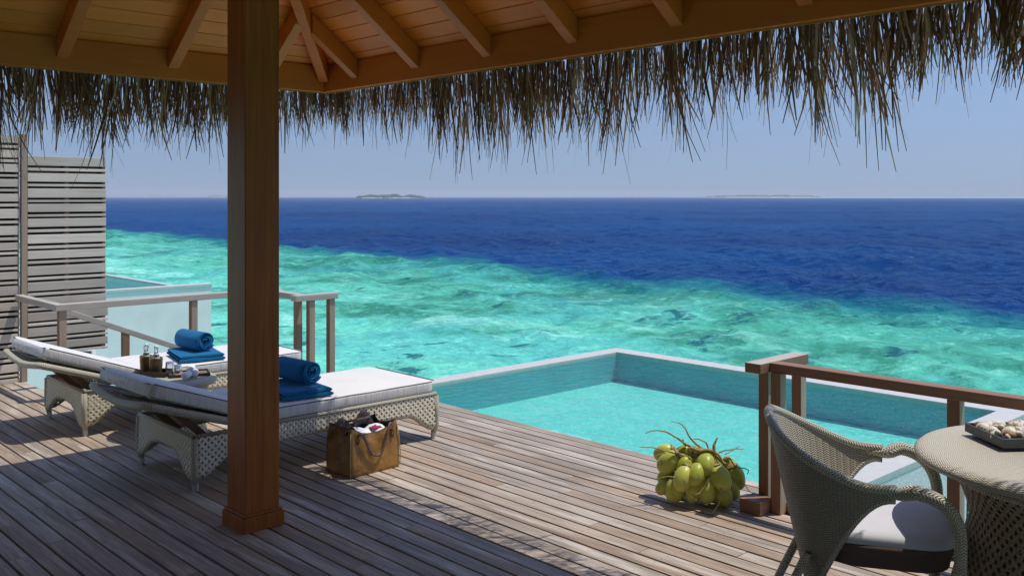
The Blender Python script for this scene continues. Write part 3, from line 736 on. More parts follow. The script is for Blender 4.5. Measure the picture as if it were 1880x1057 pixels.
b = MB(); b.box((2.785, 9.715, 0.0), (2.838, 9.765, 2.34), mats={'-y': 1}); A(b.build('post', [M['railZ'], M['tanZ']], bevel=0.003))  # sun-facing side of the post painted in the lighter sunlit tone
screen('privacy_screen', 'lower slatted wooden screen reaching out over the water behind the loungers', 2.842, 3.575, 9.75, 0.23, 2.135, 2)
b = MB(); b.tube([(3.47, 9.95, SEA - .3), (3.47, 9.95, 0.20)], 0.075, 20)
tag(b.build('concrete_pile', M['concrete'], smooth=True), 'round pale support pile under the lower slatted screen', 'pile')

# ------------------------------------------------------------------ railings
def rbox(parent, name, a, b_, grain='Z', top='grey', side='rail', bev=0.004, light=None):
    o = MB(); mats = {'+z': 1}
    if light: mats[light] = 2  # this side gets the lighter wood, painting sunlight into its colour
    o.box(a, b_, mats=mats)
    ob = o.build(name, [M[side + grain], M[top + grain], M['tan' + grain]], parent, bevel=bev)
    ob.location = -Vector(parent.location); return ob
RZ0, RZ1 = 0.775, 0.83; PS = 0.062
rr = thing('wooden_railing', 'right reddish wooden railing at the pool corner behind the wicker chair', 'railing', (4.72, 2.9, 0))
rbox(rr, 'cap_rail', (4.575, 2.875, RZ0), (5.09, 2.975, RZ1), 'X')
rbox(rr, 'top_rail', (4.665, -1.5, RZ0 + .001), (4.755, 2.874, RZ1 - .001), 'Y', side='rail', top='rail')
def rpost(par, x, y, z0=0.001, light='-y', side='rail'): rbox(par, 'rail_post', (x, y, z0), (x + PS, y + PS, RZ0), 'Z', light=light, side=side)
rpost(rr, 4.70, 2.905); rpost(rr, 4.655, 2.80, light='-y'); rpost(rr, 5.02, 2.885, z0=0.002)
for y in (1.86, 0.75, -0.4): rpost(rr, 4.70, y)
rbox(rr, 'foot_block', (4.56, 2.865, 0.002), (4.699, 3.0, 0.075), 'X', top='rail')
rbox(rr, 'foot_block', (4.718, 2.74, 0.002), (4.80, 2.86, 0.06), 'X', top='rail')
lr = thing('wooden_railing', 'left weathered grey wooden railing around the deck corner behind the loungers', 'railing', (4.0, 8.6, 0))
rbox(lr, 'cap_rail', (4.59, 7.80, RZ0), (5.05, 7.90, RZ1), 'X', side='grey')
rbox(lr, 'top_rail', (4.665, 7.901, RZ0 + .001), (4.755, 8.55, RZ1 - .001), 'Y', side='grey')
rbox(lr, 'top_rail', (2.72, 8.551, RZ0), (4.755, 8.64, RZ1), 'X', side='grey')
rbox(lr, 'top_rail', (2.73, 8.641, RZ0 - .001), (2.80, 9.714, RZ1 - .002), 'Y', side='grey')
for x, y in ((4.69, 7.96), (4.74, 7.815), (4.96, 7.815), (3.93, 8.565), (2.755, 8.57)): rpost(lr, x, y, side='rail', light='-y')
st = thing('stair_handrail', 'sloping grey handrail of the steps down to the sea behind the far lounger', 'handrail', (2.85, 9.2, 0))
def sb(name, x0, z0, x1, z1, y0, y1, th, mats):
    P = [(x0, y0, z0 - th), (x1, y0, z1 - th), (x1, y1, z1 - th), (x0, y1, z0 - th), (x0, y0, z0), (x1, y0, z1), (x1, y1, z1), (x0, y1, z0)]
    o = MB().hexa(P).build(name, mats, st, bevel=0.004); o.location = -Vector(st.location); return o
sb('top_rail', 2.83, 0.80, 5.2, -0.20, 9.17, 9.25, 0.055, M['greyX'])
sb('stringer', 2.86, -0.08, 5.6, -1.9, 9.18, 9.23, 0.2, M['greyX'])
for x in (3.53, 4.6):
    zt = 0.80 - (x - 2.83) * 0.422 - 0.05; o = MB(); o.box((x, 9.175, -0.1 - (x - 2.86) * 0.664 - .18), (x + PS, 9.175 + PS, zt)); q = o.build('rail_post', M['railZ'], st, bevel=0.003); q.location = -Vector(st.location)
b = MB()
for k in range(7): b.box((2.87 + k * 0.27, 8.75, -0.25 - k * 0.2), (3.13 + k * 0.27, 9.165, -0.215 - k * 0.2))
q = b.build('treads', M['greyY'], st); q.location = -Vector(st.location)

# ------------------------------------------------------------------ sun loungers (local: x along, y across 0..0.82)
LW = 0.82
def lounger():
    t = thing('sun_lounger', 'near cream wicker sun lounger with pale cushion, half shaded beside the brown post', 'sun lounger', (2.5, 5.41, 0), 0, 'sun loungers on the deck')
    L = 1.83; zt = 0.325
    def edge(s, n):      # bottom edge of a skirt: s 0..n metres along
        a = min(s, n - s); return 0.075 + 0.12 * sstep(0.03, 0.26, a) + 0.02 * sstep(0.2, n * .5, a)
    def skirt(p0, p1, bow=0.012):
        p0 = Vector(p0); p1 = Vector(p1); n = (p1 - p0).length; dv = (p1 - p0) / n; nr = Vector((dv.y, -dv.x, 0))
        m = MB()
        def fn(u, v):
            s = u * n; z0 = edge(s, n); z = lerp(z0, zt, v)
            flare = bow * (1 - (z / zt)) * 1.2
            p = p0 + dv * s + nr * (flare); return (p.x, p.y, z)
        m.grid(fn, 44, 6, uvfn=lambda u, v: (u * n, lerp(edge(u * n, n), zt, v)))
        return m
    for a, c in (((0, 0, 0), (L, 0, 0)), ((L, 0, 0), (L, LW, 0)), ((L, LW, 0), (0, LW, 0)), ((0, LW, 0), (0, 0, 0))):
        m = skirt(a, c); m.build('side_panel', M['w_open'], t, smooth=True, solid=0.012)
    # braided edges: top rim and curved lower edge
    m = MB(); r = 0.013
    m.tube([(0, 0, zt), (L, 0, zt), (L, LW, zt), (0, LW, zt), (0, 0, zt)], r, 8)
    for a, c in (((0, 0), (L, 0)), ((L, 0), (L, LW)), ((L, LW), (0, LW)), ((0, LW), (0, 0))):
        n = math.dist(a, c); pts = []
        for i in range(41):
            s = 0.02 + (n - 0.04) * i / 40; pts.append((lerp(a[0], c[0], s / n), lerp(a[1], c[1], s / n), edge(s, n)))
        m.tube(pts, 0.009, 6)
    m.build('rim', M['w_solid'], t, smooth=True)
    for x, y in ((0, 0), (L, 0), (L, LW), (0, LW)):
        sx = 0.012 if x == 0 else -0.012; sy = 0.012 if y == 0 else -0.012
        m = MB(); m.tube([(x, y, zt - 0.01), (x, y, 0.2), (x + sx * .2, y + sy * .2, 0.10), (x + sx, y + sy, 0.045)], [0.02, 0.022, 0.024, 0.020], 10)
        lg = m.build('leg', M['w_solid'], t, smooth=True)
        m = MB(); m.tube([(x + sx, y + sy, 0.045), (x + sx * 1.3, y + sy * 1.3, 0.0)], [0.0195, 0.0175], 12); m.build('foot', M['alu'], lg, smooth=False)
    # fixed seat deck and backrest frame
    hx = 0.43; HEAD = -0.285
    m = MB(); m.box((hx - .02, 0.01, zt - 0.012), (L - 0.01, LW - 0.01, zt + 0.006)); m.build('seat_frame', M['w_solid'], t)
    def bz(x):           # backrest underside height, x from hinge (hx) to head (-0.58)
        q = (hx - x) / (hx - HEAD); return zt - 0.012 + 0.235 * q
    m = MB(); N = 18
    for sgn in (0, 1):
        pts = [(lerp(hx, HEAD + .02, i / N), sgn * LW, bz(lerp(hx, HEAD + .02, i / N))) for i in range(N + 1)]
        if sgn == 0: A_ = pts
        else: B_ = pts
    hb = bz(HEAD); head = [(HEAD - .01, 0.04, hb + .0), (HEAD - .02, 0.15, hb - .012), (HEAD - .02, LW / 2, hb - .03), (HEAD - .02, LW - .15, hb - .008), (HEAD - .02, LW - .03, hb + .012)]
    m.tube(smoothpath(A_ + head + B_[::-1], 2), 0.024, 10)
    bf = m.build('backrest_frame', M['w_solid'], t, smooth=True)
    m = MB(); m.grid(lambda u, v: (lerp(hx, HEAD, u), lerp(0.01, LW - 0.01, v), bz(lerp(hx, HEAD, u)) + 0.004 - 0.028 * sin(pi * v) * u), 24, 8, uvs=(.8, LW)); m.build('backrest_panel', M['w_open'], t, smooth=True, solid=0.01)
    for y in (0.16, LW - 0.16):
        m = MB(); a = Vector((-0.06, y, bz(-0.06) - 0.01)); c = Vector((0.20, y, 0.22)); d = (c - a).normalized(); e_ = Vector((-d.z, 0, d.x)) * 0.022; w_ = Vector((0, 0.012, 0))
        m.hexa([a - e_ - w_, c - e_ - w_, c - e_ + w_, a - e_ + w_, a + e_ - w_, c + e_ - w_, c + e_ + w_, a + e_ + w_]); m.build('backrest_strut', M['teak'], t, bevel=0.003)
    # cushions: rounded slabs that follow a centre line
    def cushion(name, pts, th, y0, y1, rc, sagf=0.0):
        """pts: list of (x,z) along bottom; rounded slab"""
        P = [Vector((p[0], 0, p[1])) for p in pts]; n = len(P) - 1
        def frame(i):
            tt = (P[min(i + 1, n)] - P[max(i - 1, 0)]).normalized(); return P[i], Vector((-tt.z, 0, tt.x)) * (1 if tt.x > 0 else -1)
        cyc = []; K = 8
        prof = []    # closed cross-section (y, h) with rounded corners
        r = 0.022
        for cx, cy, a0 in ((y1 - r, th - r, 0), (y0 + r, th - r, 90), (y0 + r, r, 180), (y1 - r, r, 270)):
            for k in range(5): a = RAD(a0 + 90 * k / 4); prof.append((cx + r * cos(a), cy + r * sin(a)))
        m = MB(); NP = len(prof)
        for i in range(n + 1):
            p, nn = frame(i); u = i / n
            dist = min((P[i] - P[0]).length, (P[i] - P[n]).length)
            sh = rc - math.sqrt(max(0, rc * rc - (rc - min(dist, rc)) ** 2))
            for (y, h) in prof:
                yy = lerp(y0 + sh, y1 - sh, (y - y0) / (y1 - y0))
                hh = h
                crown = -0.030 * sin(pi * (y - y0) / (y1 - y0)) * (1 - u) * sagf + 0.010 * sin(pi * (y - y0) / (y1 - y0)) * (1 if h > th / 2 else 0) + 0.004 * MN.noise(Vector((p.x * 5, y * 5, 3.1)))
                if dist < 0.012: hh = th / 2 + (h - th / 2) * (0.72 + 0.28 * dist / 0.012)
                q = p + nn * (hh + crown); m.v.append((q.x, yy, q.z))
        for i in range(n):
            for j in range(NP):
                j2 = (j + 1) % NP; top = (j in range(2, 7)) or j in (7,)
                hmid = (prof[j][1] + prof[j2][1]) / 2
                side = (hmid < th - 0.008 and hmid > 0.008)
                m.face([i * NP + j, (i + 1) * NP + j, (i + 1) * NP + j2, i * NP + j2], None, 1 if side else 0)
        m.face([j for j in range(NP)], None, 1); m.face([n * NP + j for j in range(NP)][::-1], None, 1)
        o = m.build(name, [M['cushion'], M['boxing']], t, smooth=True)
        md = o.modifiers.new('es', 'EDGE_SPLIT'); md.split_angle = RAD(50)
        # piping along upper and lower side edges
        m2 = MB()
        for hh in (th - 0.006, 0.006):
            for yy, sg in ((y0, -1), (y1, 1)):
                pp = []
                for i in range(1, n):
                    p, nn = frame(i); dist = min((P[i] - P[0]).length, (P[i] - P[n]).length); sh = rc - math.sqrt(max(0, rc * rc - (rc - min(dist, rc)) ** 2))
                    q = p + nn * (hh + 0.003 * MN.noise(Vector((p.x * 5, yy, 1)))); pp.append((q.x, yy + sg * (0.000 - 0.006) + (-sg * sh), q.z))
                m2.tube(pp, 0.0042, 5)
            for i, sg in ((0, -1), (n, 1)):
                p, nn = frame(i); q = p + nn * hh
                m2.tube([(q.x + 0.001 * sg, lerp(y0 + rc * .7, y1 - rc * .7, k / 16), q.z - (0.030 * sin(pi * lerp(.04, .96, k / 16)) * sagf if i == 0 else 0)) for k in range(17)], 0.0042, 5)
        m2.build('piping', M['piping'], o, smooth=True)
        return o
    seatpts = [(lerp(hx + 0.02, L + 0.015, i / 30), zt + 0.008) for i in range(31)]
    cushion('seat_cushion', seatpts, 0.085, 0.0, LW, 0.07)
    bp = []
    for i in range(37):
        q = i / 36; x = lerp(HEAD + .005, hx + 0.015, q); z = bz(x) + 0.052 - 0.022 * q
        bp.append((x, z))
    cushion('backrest_cushion', bp, 0.085, 0.0, LW, 0.05, 1.0)
    return t
l1 = lounger()
l2 = copy_tree(l1); l2.location = (2.49, 7.21, 0)
l2['label'] = 'far cream wicker sun lounger in full sun beside the slatted screens'

# ------------------------------------------------------------------ towels
def rolled(name, label, c, R, Ln, rz, turns=4.2):
    m = MB(); N = 150; Kl = 6; tt = 0.011
    pts = []
    for i in range(N + 1):
        th = turns * 2 * pi * i / N; r = 0.008 + (R - 0.008) * (i / N) ** 0.92
        r += 0.0018 * sin(th * 3.1) + 0.0012 * MN.noise(Vector((th, 0, 0)))
        pts.append((r, th))
    th_end = pts[-1][1]; 
    for j in range(Kl + 1):
        for i, (r, th) in enumerate(pts):
            a = th - th_end - 0.5
            y = lerp(0, Ln, j / Kl) + (0.006 * sin(th * 1.3) if j in (0, Kl) else 0) + (-(R - r) * 0.10 if j == 0 else 0) * -1
            m.v.append((r * cos(a), y, r * sin(a) * 0.96))
    w = N + 1
    for j in range(Kl):
        for i in range(N): m.face([j * w + i, (j + 1) * w + i, (j + 1) * w + i + 1, j * w + i + 1])
    t = m.build(name, M['towel'], smooth=True, solid=0.0105)
    t.modifiers['solid'].use_even_offset = False
    # rounded fuzzy rims on the layered ends
    t.location = c; t.rotation_euler = (0, 0, rz)
    return tag(t, label, 'towel', 'blue rolled towels on the loungers')
def folded(name, label, c, sx, sy, rz, h=0.052):
    m = MB(); rw = random.Random(5)
    for k in range(2):
        z0 = k * h / 2; hh = h / 2 - 0.001
        def fn(u, v, z0=z0, hh=hh, k=k):
            a = 2 * pi * v; ex = sx / 2 - 0.006 * k; x = lerp(-ex, ex, u)
            ey = sy / 2 - 0.008 * k
            cy = max(-1, min(1, 1.25 * cos(a))); r = hh / 2
            y = (ey - r) * cy + r * cos(a); z = z0 + r + r * (1 if sin(a) >= 0 else -1) * min(1, abs(sin(a)) * 1.8)
            e = min(u, 1 - u); sq = min(1, (e / 0.05 + 0.35)); z = z0 + r + (z - z0 - r) * sq
            z += 0.006 * MN.noise(Vector((x * 9, y * 9, k * 3.3))) * (1 if z > z0 + r else 0)
            return (x, y + 0.008 * MN.noise(Vector((x * 7, 0, k))), z)
        m.grid(fn, 24, 32)
        n = 33
    o = m.build(name, M['towel'], smooth=True); o.location = c; o.rotation_euler = (0, 0, rz)
    return tag(o, label, 'towel', 'folded blue towels on the loungers')
ZC = 0.428
folded('folded_towel', 'folded blue towel under the roll on the near half-shaded lounger', (3.345, 5.72, ZC), 0.36, 0.50, RAD(-8))
rolled('rolled_towel', 'rolled blue towel on the near lounger, partly hidden by the brown post', (3.42, 5.60, ZC + 0.055 + 0.083), 0.080, 0.36, RAD(4))
folded('folded_towel', 'folded blue towel under the roll on the far sunlit lounger', (3.49, 7.53, ZC), 0.36, 0.50, RAD(-12))
rolled('rolled_towel', 'rolled blue towel on the far lounger behind the two bottles', (3.52, 7.40, ZC + 0.055 + 0.083), 0.082, 0.36, RAD(6))

# ------------------------------------------------------------------ side table with trays, cups, bottles
stb = thing('side_table', 'small round cream wicker side table between the two loungers', 'side table', (3.0, 6.86, 0))
m = MB(); m.lathe([(0.0, 0.42), (0.28, 0.42), (0.308, 0.41), (0.316, 0.392), (0.31, 0.372), (0.27, 0.36), (0.0, 0.36)], 40); m.build('table_top', M['w_solid'], stb, smooth=True)
m = MB(); m.lathe([(0.26, 0.361), (0.23, 0.29), (0.205, 0.2), (0.22, 0.1), (0.245, 0.0)], 40); m.build('base', M['w_open'], stb, smooth=True, solid=0.01)
def trayobj(name, label, c, sx, sy, h, rz, mat, inner=None, wall=0.01, foot=0.0):
    t = thing(name, label, 'tray', c, rz); m = MB()
    m.box((-sx / 2, -sy / 2, foot), (sx / 2, sy / 2, foot + 0.008))
    for a, b_ in (((-sx / 2, -sy / 2), (sx / 2, -sy / 2 + wall)), ((-sx / 2, sy / 2 - wall), (sx / 2, sy / 2)), ((-sx / 2, -sy / 2 + wall), (-sx / 2 + wall, sy / 2 - wall)), ((sx / 2 - wall, -sy / 2 + wall), (sx / 2, sy / 2 - wall))):
        m.box((a[0], a[1], foot + 0.008), (b_[0], b_[1], foot + h))
    m.build('body', mat, t, bevel=0.0015)
    if inner: m = MB(); m.box((-sx / 2 + wall + .001, -sy / 2 + wall + .001, foot + 0.0085), (sx / 2 - wall - .001, sy / 2 - wall - .001, foot + 0.011)); m.build('lining', inner, t)
    if foot: m = MB(); m.box((-sx / 2 + .03, -sy / 2 + .03, 0), (sx / 2 - .03, sy / 2 - .03, foot)); m.build('foot', mat, t)
    return t
TZ = 0.421
ra = RAD(-40)
ux = Vector((cos(ra), sin(ra), 0)); uy = Vector((-sin(ra), cos(ra), 0))
c1 = Vector((2.925, 7.0, TZ)); c2 = Vector((3.09, 6.83, TZ))
trayobj('wooden_tray', 'small deep dark wooden tray holding two bronze cups on the side table', c1, 0.25, 0.18, 0.036, RAD(-50), M['tray'])
trayobj('wooden_tray', 'flat dark wooden tray with glasses and white towels on the side table', Vector((3.115, 6.835, TZ)), 0.29, 0.19, 0.022, RAD(-20), M['tray'], M['tray_in'])
def at(px, py, z):
    d = (CAMH - z) * 1749 / (py - 361); return Fv * d + Rv * ((px - 940) / 1749 * d) + Vector((0, 0, z))
def cup(name, label, p):
    t = thing(name, label, 'cup', p, 0, 'bronze cups in the small tray')
    m = MB(); m.lathe([(0.0, 0), (0.038, 0), (0.041, 0.01), (0.045, 0.06), (0.0465, 0.108), (0.047, 0.114)], 24); m.build('body', M['cup'], t, smooth=True, solid=0.003)
    m = MB(); m.lathe([(0.0445, 0.1135), (0.0485, 0.1135), (0.0485, 0.1185), (0.0445, 0.1185), (0.0445, 0.1135)], 24); m.build('rim', M['cuprim'], t, smooth=False)
def bottle(label, p, tilt):
    t = thing('glass_bottle', label, 'bottle', p, tilt, 'swing-top bottles in the bronze cups')
    m = MB(); m.lathe([(0.0, 0.0), (0.027, 0.0), (0.029, 0.01), (0.029, 0.095), (0.024, 0.125), (0.014, 0.15), (0.012, 0.175), (0.015, 0.178), (0.015, 0.186), (0.011, 0.188)], 20); m.build('body', M['glass'], t, smooth=True)
    m = MB(); m.lathe([(0.0275, 0.104), (0.0268, 0.112), (0.0225, 0.128), (0.0155, 0.147)], 20); m.build('label_wrap', M['label'], t, smooth=True)
    m = MB(); m.lathe([(0, 0.187), (0.012, 0.187), (0.0135, 0.193), (0.012, 0.203), (0.0, 0.206)], 14); m.build('stopper', M['porcelain'], t, smooth=True)
    m = MB()
    for s_ in (-1, 1): m.tube(smoothpath([(s_ * 0.014, 0, 0.197), (s_ * 0.024, 0.002, 0.185), (s_ * 0.025, 0.004, 0.165), (s_ * 0.013, 0.006, 0.155)], 4), 0.0016, 5)
    m.tube([(-0.014, 0, 0.197), (0.014, 0, 0.197)], 0.0015, 5); m.build('wire_clip', M['chrome'], t, smooth=True)
ca = at(268.5, 681, TZ + 0.009); cb = at(286.5, 685, TZ + 0.009)
cup('bronze_cup', 'left and farther bronze cup holding a bottle in the small tray', ca); cup('bronze_cup', 'right and nearer bronze cup with a golden rim in the small tray', cb)
bottle('left swing-top glass bottle standing in the farther bronze cup', ca + Vector((0, 0, 0.004)), 0.4); bottle('right swing-top glass bottle standing in the nearer bronze cup', cb + Vector((0, 0, 0.004)), 0.9)
def tumbler(label, p):
    m = MB(); m.lathe([(0.0, 0.072), (0.028, 0.072), (0.031, 0.066), (0.036, 0.03), (0.037, 0.0), (0.034, 0.0), (0.033, 0.03), (0.029, 0.062), (0.0, 0.064)], 24)
    o = m.build('glass_tumbler', M['glass'], smooth=True); o.location = p; tag(o, label, 'glass', 'upturned tumblers in the flat tray')
tumbler('left upturned clear glass tumbler beside the bronze cups', at(312, 681, TZ + .013)); tumbler('right upturned clear glass tumbler next to the white towels', at(325, 687, TZ + .013))
def oshibori(label, p, rz, s=1.0):
    m = MB(); m.lathe([(0.0, -0.052), (0.012, -0.052), (0.022, -0.046), (0.0245, -0.03), (0.025, 0.03), (0.022, 0.046), (0.012, 0.052), (0, 0.052)], 16)
    for i, v in enumerate(m.v): m.v[i] = (v[2] * s, v[0] * s * (1 + .1 * MN.noise(Vector(v) * 60)), v[1] * s * (1 + .12 * MN.noise(Vector(v) * 50)))
    o = m.build('white_towel', M['white_towel'], smooth=True); o.location = p; o.rotation_euler = (0, 0, rz); tag(o, label, 'towel', 'small white rolled towels in the flat tray')
oshibori('small white rolled towel nearest the glass tumblers', at(343, 688, TZ + .035), RAD(40)); oshibori('small white rolled towel at the right end of the flat tray', at(358, 684, TZ + .035), RAD(60))
oshibori('small white rolled towel lying on top of the other two', at(351, 676, TZ + .066), RAD(50), 0.95)

# ------------------------------------------------------------------ tote bag
bx, by = 3.505, 5.13
bag = thing('tote_bag', 'brown leather tote bag with dark lining standing on the deck by the near lounger', 'bag', (bx, by, 0), RAD(3))
hw_, hd_, bh = 0.19, 0.13, 0.285
def bagpt(a, v, inset=0.0):
    # rounded rectangle plan param a 0..1
    c = [(-1, -1), (1, -1), (1, 1), (-1, 1)]; s = a * 4; i = int(s) % 4; f = s - int(s); x = lerp(c[i][0], c[(i + 1) % 4][0], f); y = lerp(c[i][1], c[(i + 1) % 4][1], f)
    top = bh * (1 + 0.0)
    z = v * top
    tz = 0.025 * (abs(x) ** 3 * abs(y) ** 3) - 0.035 * (1 - abs(x) ** 2) * (1 if y < 0 else 0.3) * v
    bulge = 1 + 0.05 * sin(pi * v * 0.9) - 0.06 * v
    px = x * hw_ * bulge - inset * x; py = y * hd_ * (bulge - 0.1 * v) - inset * y
    w = 0.010 * MN.noise(Vector((x * 2.5, y * 2.5, v * 3))) * v + 0.012 * MN.noise(Vector((x * 5 + 3, y * 4, v * 5))) * v * v
    # side gussets fold inwards
    if abs(x) > 0.999: px -= (0.045 * v * (1 - abs(y)) if x > 0 else -0.045 * v * (1 - abs(y)))
    return (px + w, py + w * 0.7, z + tz * v)
m = MB(); m.grid(lambda u, v: bagpt(u, v), 64, 14, closeu=True); m.v.append((0, 0, 0.004)); k = len(m.v) - 1
for i in range(64): m.face([(i + 1) % 64, i, k])
bd = m.build('body', M['bag'], bag, smooth=True)
m = MB(); m.grid(lambda u, v: (bagpt(u, 1 - v * 0.5, 0.006)[0], bagpt(u, 1 - v * 0.5, 0.006)[1], bagpt(u, 1 - v * .5)[2] + (0.0 if v else 0.002)), 64, 6, closeu=True)
m.build('lining', M['bagdark'], bag, smooth=True)
m = MB()   # dark folded-out flaps of the lining at the back
def flap(x0, x1, y, h, lean): 
    n = 10
    m.grid(lambda u, v: (lerp(x0, x1, u), y + lean * v + 0.01 * sin(u * 7), 0.255 + v * h * (1 - abs(2 * u - 1) ** 1.3) + 0.01 * MN.noise(Vector((u * 5, v, y * 9)))), n, 4)
for fa in ((-0.18, -0.02, 0.06, 0.075, 0.03), (0.0, 0.17, 0.085, 0.10, 0.02), (-0.19, -0.10, -0.05, 0.055, -0.02)):
    m = MB(); flap(*fa); m.build('lining_flap', M['bagdark'], bag, smooth=True, solid=0.003)
m = MB(); m.grid(lambda u, v: (lerp(-0.10, 0.13, u), lerp(-0.095, 0.07, v), 0.240 + 0.022 * sin(pi * v) + 0.010 * sin(u * 9) + 0.012 * MN.noise(Vector((u * 6, v * 6, 2)))), 16, 10); 
tw = m.build('cloth', M['white_towel'], smooth=True, solid=0.004); tw.location = (bx, by, 0); tag(tw, 'white folded cloth showing in the mouth of the brown tote bag', 'cloth')
m = MB(); m.grid(lambda u, v: (lerp(0.03, 0.10, u), lerp(-0.075, -0.02, v), 0.262 + 0.012 * sin(pi * v) * sin(pi * u) + 0.012 * MN.noise(Vector((u * 6, v * 6, 7)))), 10, 8)
tw = m.build('cloth', M['pink'], smooth=True, solid=0.004); tw.location = (bx, by, 0); tag(tw, 'small crimson cloth lying on the white cloth in the tote bag', 'cloth')
def strap(y, dz, drop, lean):
    m = MB(); P = smoothpath([(-0.135, y - 0.004, 0.245), (-0.13, y - 0.012, 0.262), (-0.11, y - .02 - lean, 0.262), (-0.075, y - 0.02 - lean, 0.19), (-0.03, y - .02 - lean, 0.125 + drop), (0.025, y - .02 - lean, 0.115 + drop), (0.06, y - .02 - lean, 0.17), (0.09, y - 0.018 - lean, 0.255), (0.115, y - 0.012, 0.292), (0.135, y - 0.006, 0.285), (0.14, y - .004, 0.24)], 6)
    m.tube(P, 0.010, 6, flat=0.35); m.build('handle', M['bagstrap'], bag, smooth=True)
strap(-0.122, 0, 0.0, 0.004)
P = smoothpath([(-0.12, 0.115, 0.25), (-0.10, 0.10, 0.29), (-0.03, 0.03, 0.315), (0.05, 0.02, 0.318), (0.12, 0.09, 0.30), (0.13, 0.115, 0.25)], 6)
m = MB(); m.tube(P, 0.009, 6, flat=0.35); m.build('handle', M['bagstrap'], bag, smooth=True)
for sx_ in (-1, 1):
    m = MB(); m.tube([(sx_ * 0.196, -0.134, 0.012), (sx_ * 0.199, -0.136, 0.10), (sx_ * 0.193, -0.129, 0.20), (sx_ * 0.186, -0.121, 0.275)], 0.0035, 5)
    m.build('seam', M['stitch'], bag, smooth=True)
for sx_ in (-0.137, 0.137):
    m = MB(); m.tube(smoothpath([(sx_, -0.130, 0.20), (sx_ - .008, -0.132, 0.225), (sx_, -0.130, 0.25), (sx_ + .008, -0.132, 0.225), (sx_, -0.130, 0.20)], 4), 0.003, 5)
    m.build('buckle', M['bagdark'], bag, smooth=True)

# ------------------------------------------------------------------ coconut bunch
cc = at(1293, 921, 0); bunch = thing('coconut_bunch', 'bunch of green coconuts with dry stems lying on the deck at the pool edge', 'coconuts', (cc.x, cc.y, 0))
ux_, uf = Rv, Fv
K = 5.54 / 1749 / 5.285
def cz(zx, zy, dep):    # zoomed picture coordinates -> local position, dep metres behind the middle plane
    s = 1 + dep / 5.54
    lat = (zx - 700) * K * s + (0.0)
    z = (905 - zy) * K * s * 0.86
    # raise by the view slope: a point behind the plane at the same pixel is lower
    z = z - dep * 0.245 + 0.03
    return Rv * lat + Fv * dep + Vector((0, 0, z))
nuts = [(372, 490, .02, 1.05, -30), (352, 400, .10, .9, 20), (505, 380, .03, .65, -50), (495, 515, -.03, .75, -40), (470, 655, -.09, 1.0, -25), (590, 610, -.10, .95, 15), (690, 505, -.07, .95, 25),
        (820, 655, -.11, 1.0, 5), (955, 525, .05, .7, 60), (1005, 655, .03, 1.05, 60), (400, 790, -.05, 1.0, -60), (350, 655, .06, .75, 10), (575, 800, -.06, .9, 0), (700, 775, -.09, 1.0, 20), (845, 845, -.08, .95, -20),
        (960, 790, .0, .85, 15), (880, 740, .02, .8, 40), (600, 430, .10, .9, 0), (800, 520, .08, .95, 0), (640, 700, .05, 1.0, 0), (780, 800, .08, 1.0, 0), (500, 770, .1, 1.0, 0), (900, 620, .12, 1.0, 0), (310, 765, .0, .7, 80), (700, 620, .0, 1.0, 30)]
proto = None
for i, (zx, zy, dep, s_, ang) in enumerate(nuts):
    if proto is None:
        m = MB()
        prof = [(0.0001, -0.078), (0.012, -0.076), (0.030, -0.068), (0.046, -0.045), (0.055, -0.01), (0.054, 0.02), (0.046, 0.045), (0.033, 0.062), (0.018, 0.072), (0.0001, 0.075)]
        m.lathe(prof, 24)
        m.v = [(x * (1 + 0.05 * cos(3 * math.atan2(y, x))), y * (1 + 0.05 * cos(3 * math.atan2(y, x))), z) for x, y, z in m.v]
        proto = m.build('coconut', M['coco'], bunch, smooth=True, subsurf=1)
        m = MB(); m.lathe([(0.0001, 0.084), (0.010, 0.083), (0.021, 0.079), (0.030, 0.070), (0.037, 0.063), (0.031, 0.065), (0.0001, 0.074)], 12)
        m.v = [(x * (1 + .18 * sin(5 * math.atan2(y, x) + 1)), y * (1 + .18 * sin(5 * math.atan2(y, x) + 1)), z) for x, y, z in m.v]
        cp = m.build('calyx', M['cap'], proto, smooth=True); o = proto
    else:
        o = proto.copy(); COL.objects.link(o); c_ = cp.copy(); COL.objects.link(c_); c_.parent = o
    p = cz(zx, zy, dep); sc_ = 1.04 * s_; p.z = max(p.z - 0.015, 0.052 * sc_)
    o.location = p; o.scale = (sc_, sc_, sc_ * random.uniform(0.9, 1.06))
    up = (Vector((0, 0, 0.20)) - p * 0.8).normalized() + Rv * sin(RAD(ang)) * 0.5 + Vector((0, 0, .5))
    # stalk end points to the middle of the bunch, nut hangs outwards
    o.rotation_euler = up.to_track_quat('Z', 'Y').to_euler()
m = MB()
def stem(pts, r0, r1, dep0=0.0, dep1=0.0):
    n = len(pts); P = smoothpath([cz(x, y, lerp(dep0, dep1, i / (n - 1))) for i, (x, y) in enumerate(pts)], 5)
    P = [p + Vector((MN.noise(p * 40) * .004, MN.noise(p * 40 + Vector((5, 0, 0))) * .004, MN.noise(p * 40 + Vector((9, 0, 0))) * .004)) for p in P]
    m = MB(); m.tube(P, [lerp(r0, r1, i / (len(P) - 1)) for i in range(len(P))], 6); m.build('stem', M['stem'], bunch, smooth=True)
stem([(760, 380), (650, 370), (540, 330), (430, 250), (320, 180), (220, 158), (120, 195)], .008, .0025, 0, -.05)
stem([(680, 370), (620, 310), (560, 230), (530, 150), (480, 95), (400, 70)], .007, .002, 0, .05)
stem([(530, 335), (500, 300), (492, 270)], .008, .005)
stem([(740, 360), (720, 310), (680, 275), (605, 265)], .006, .0025, 0, .02)
stem([(790, 400), (785, 340), (800, 300), (825, 245)], .011, .004, -.02, 0)
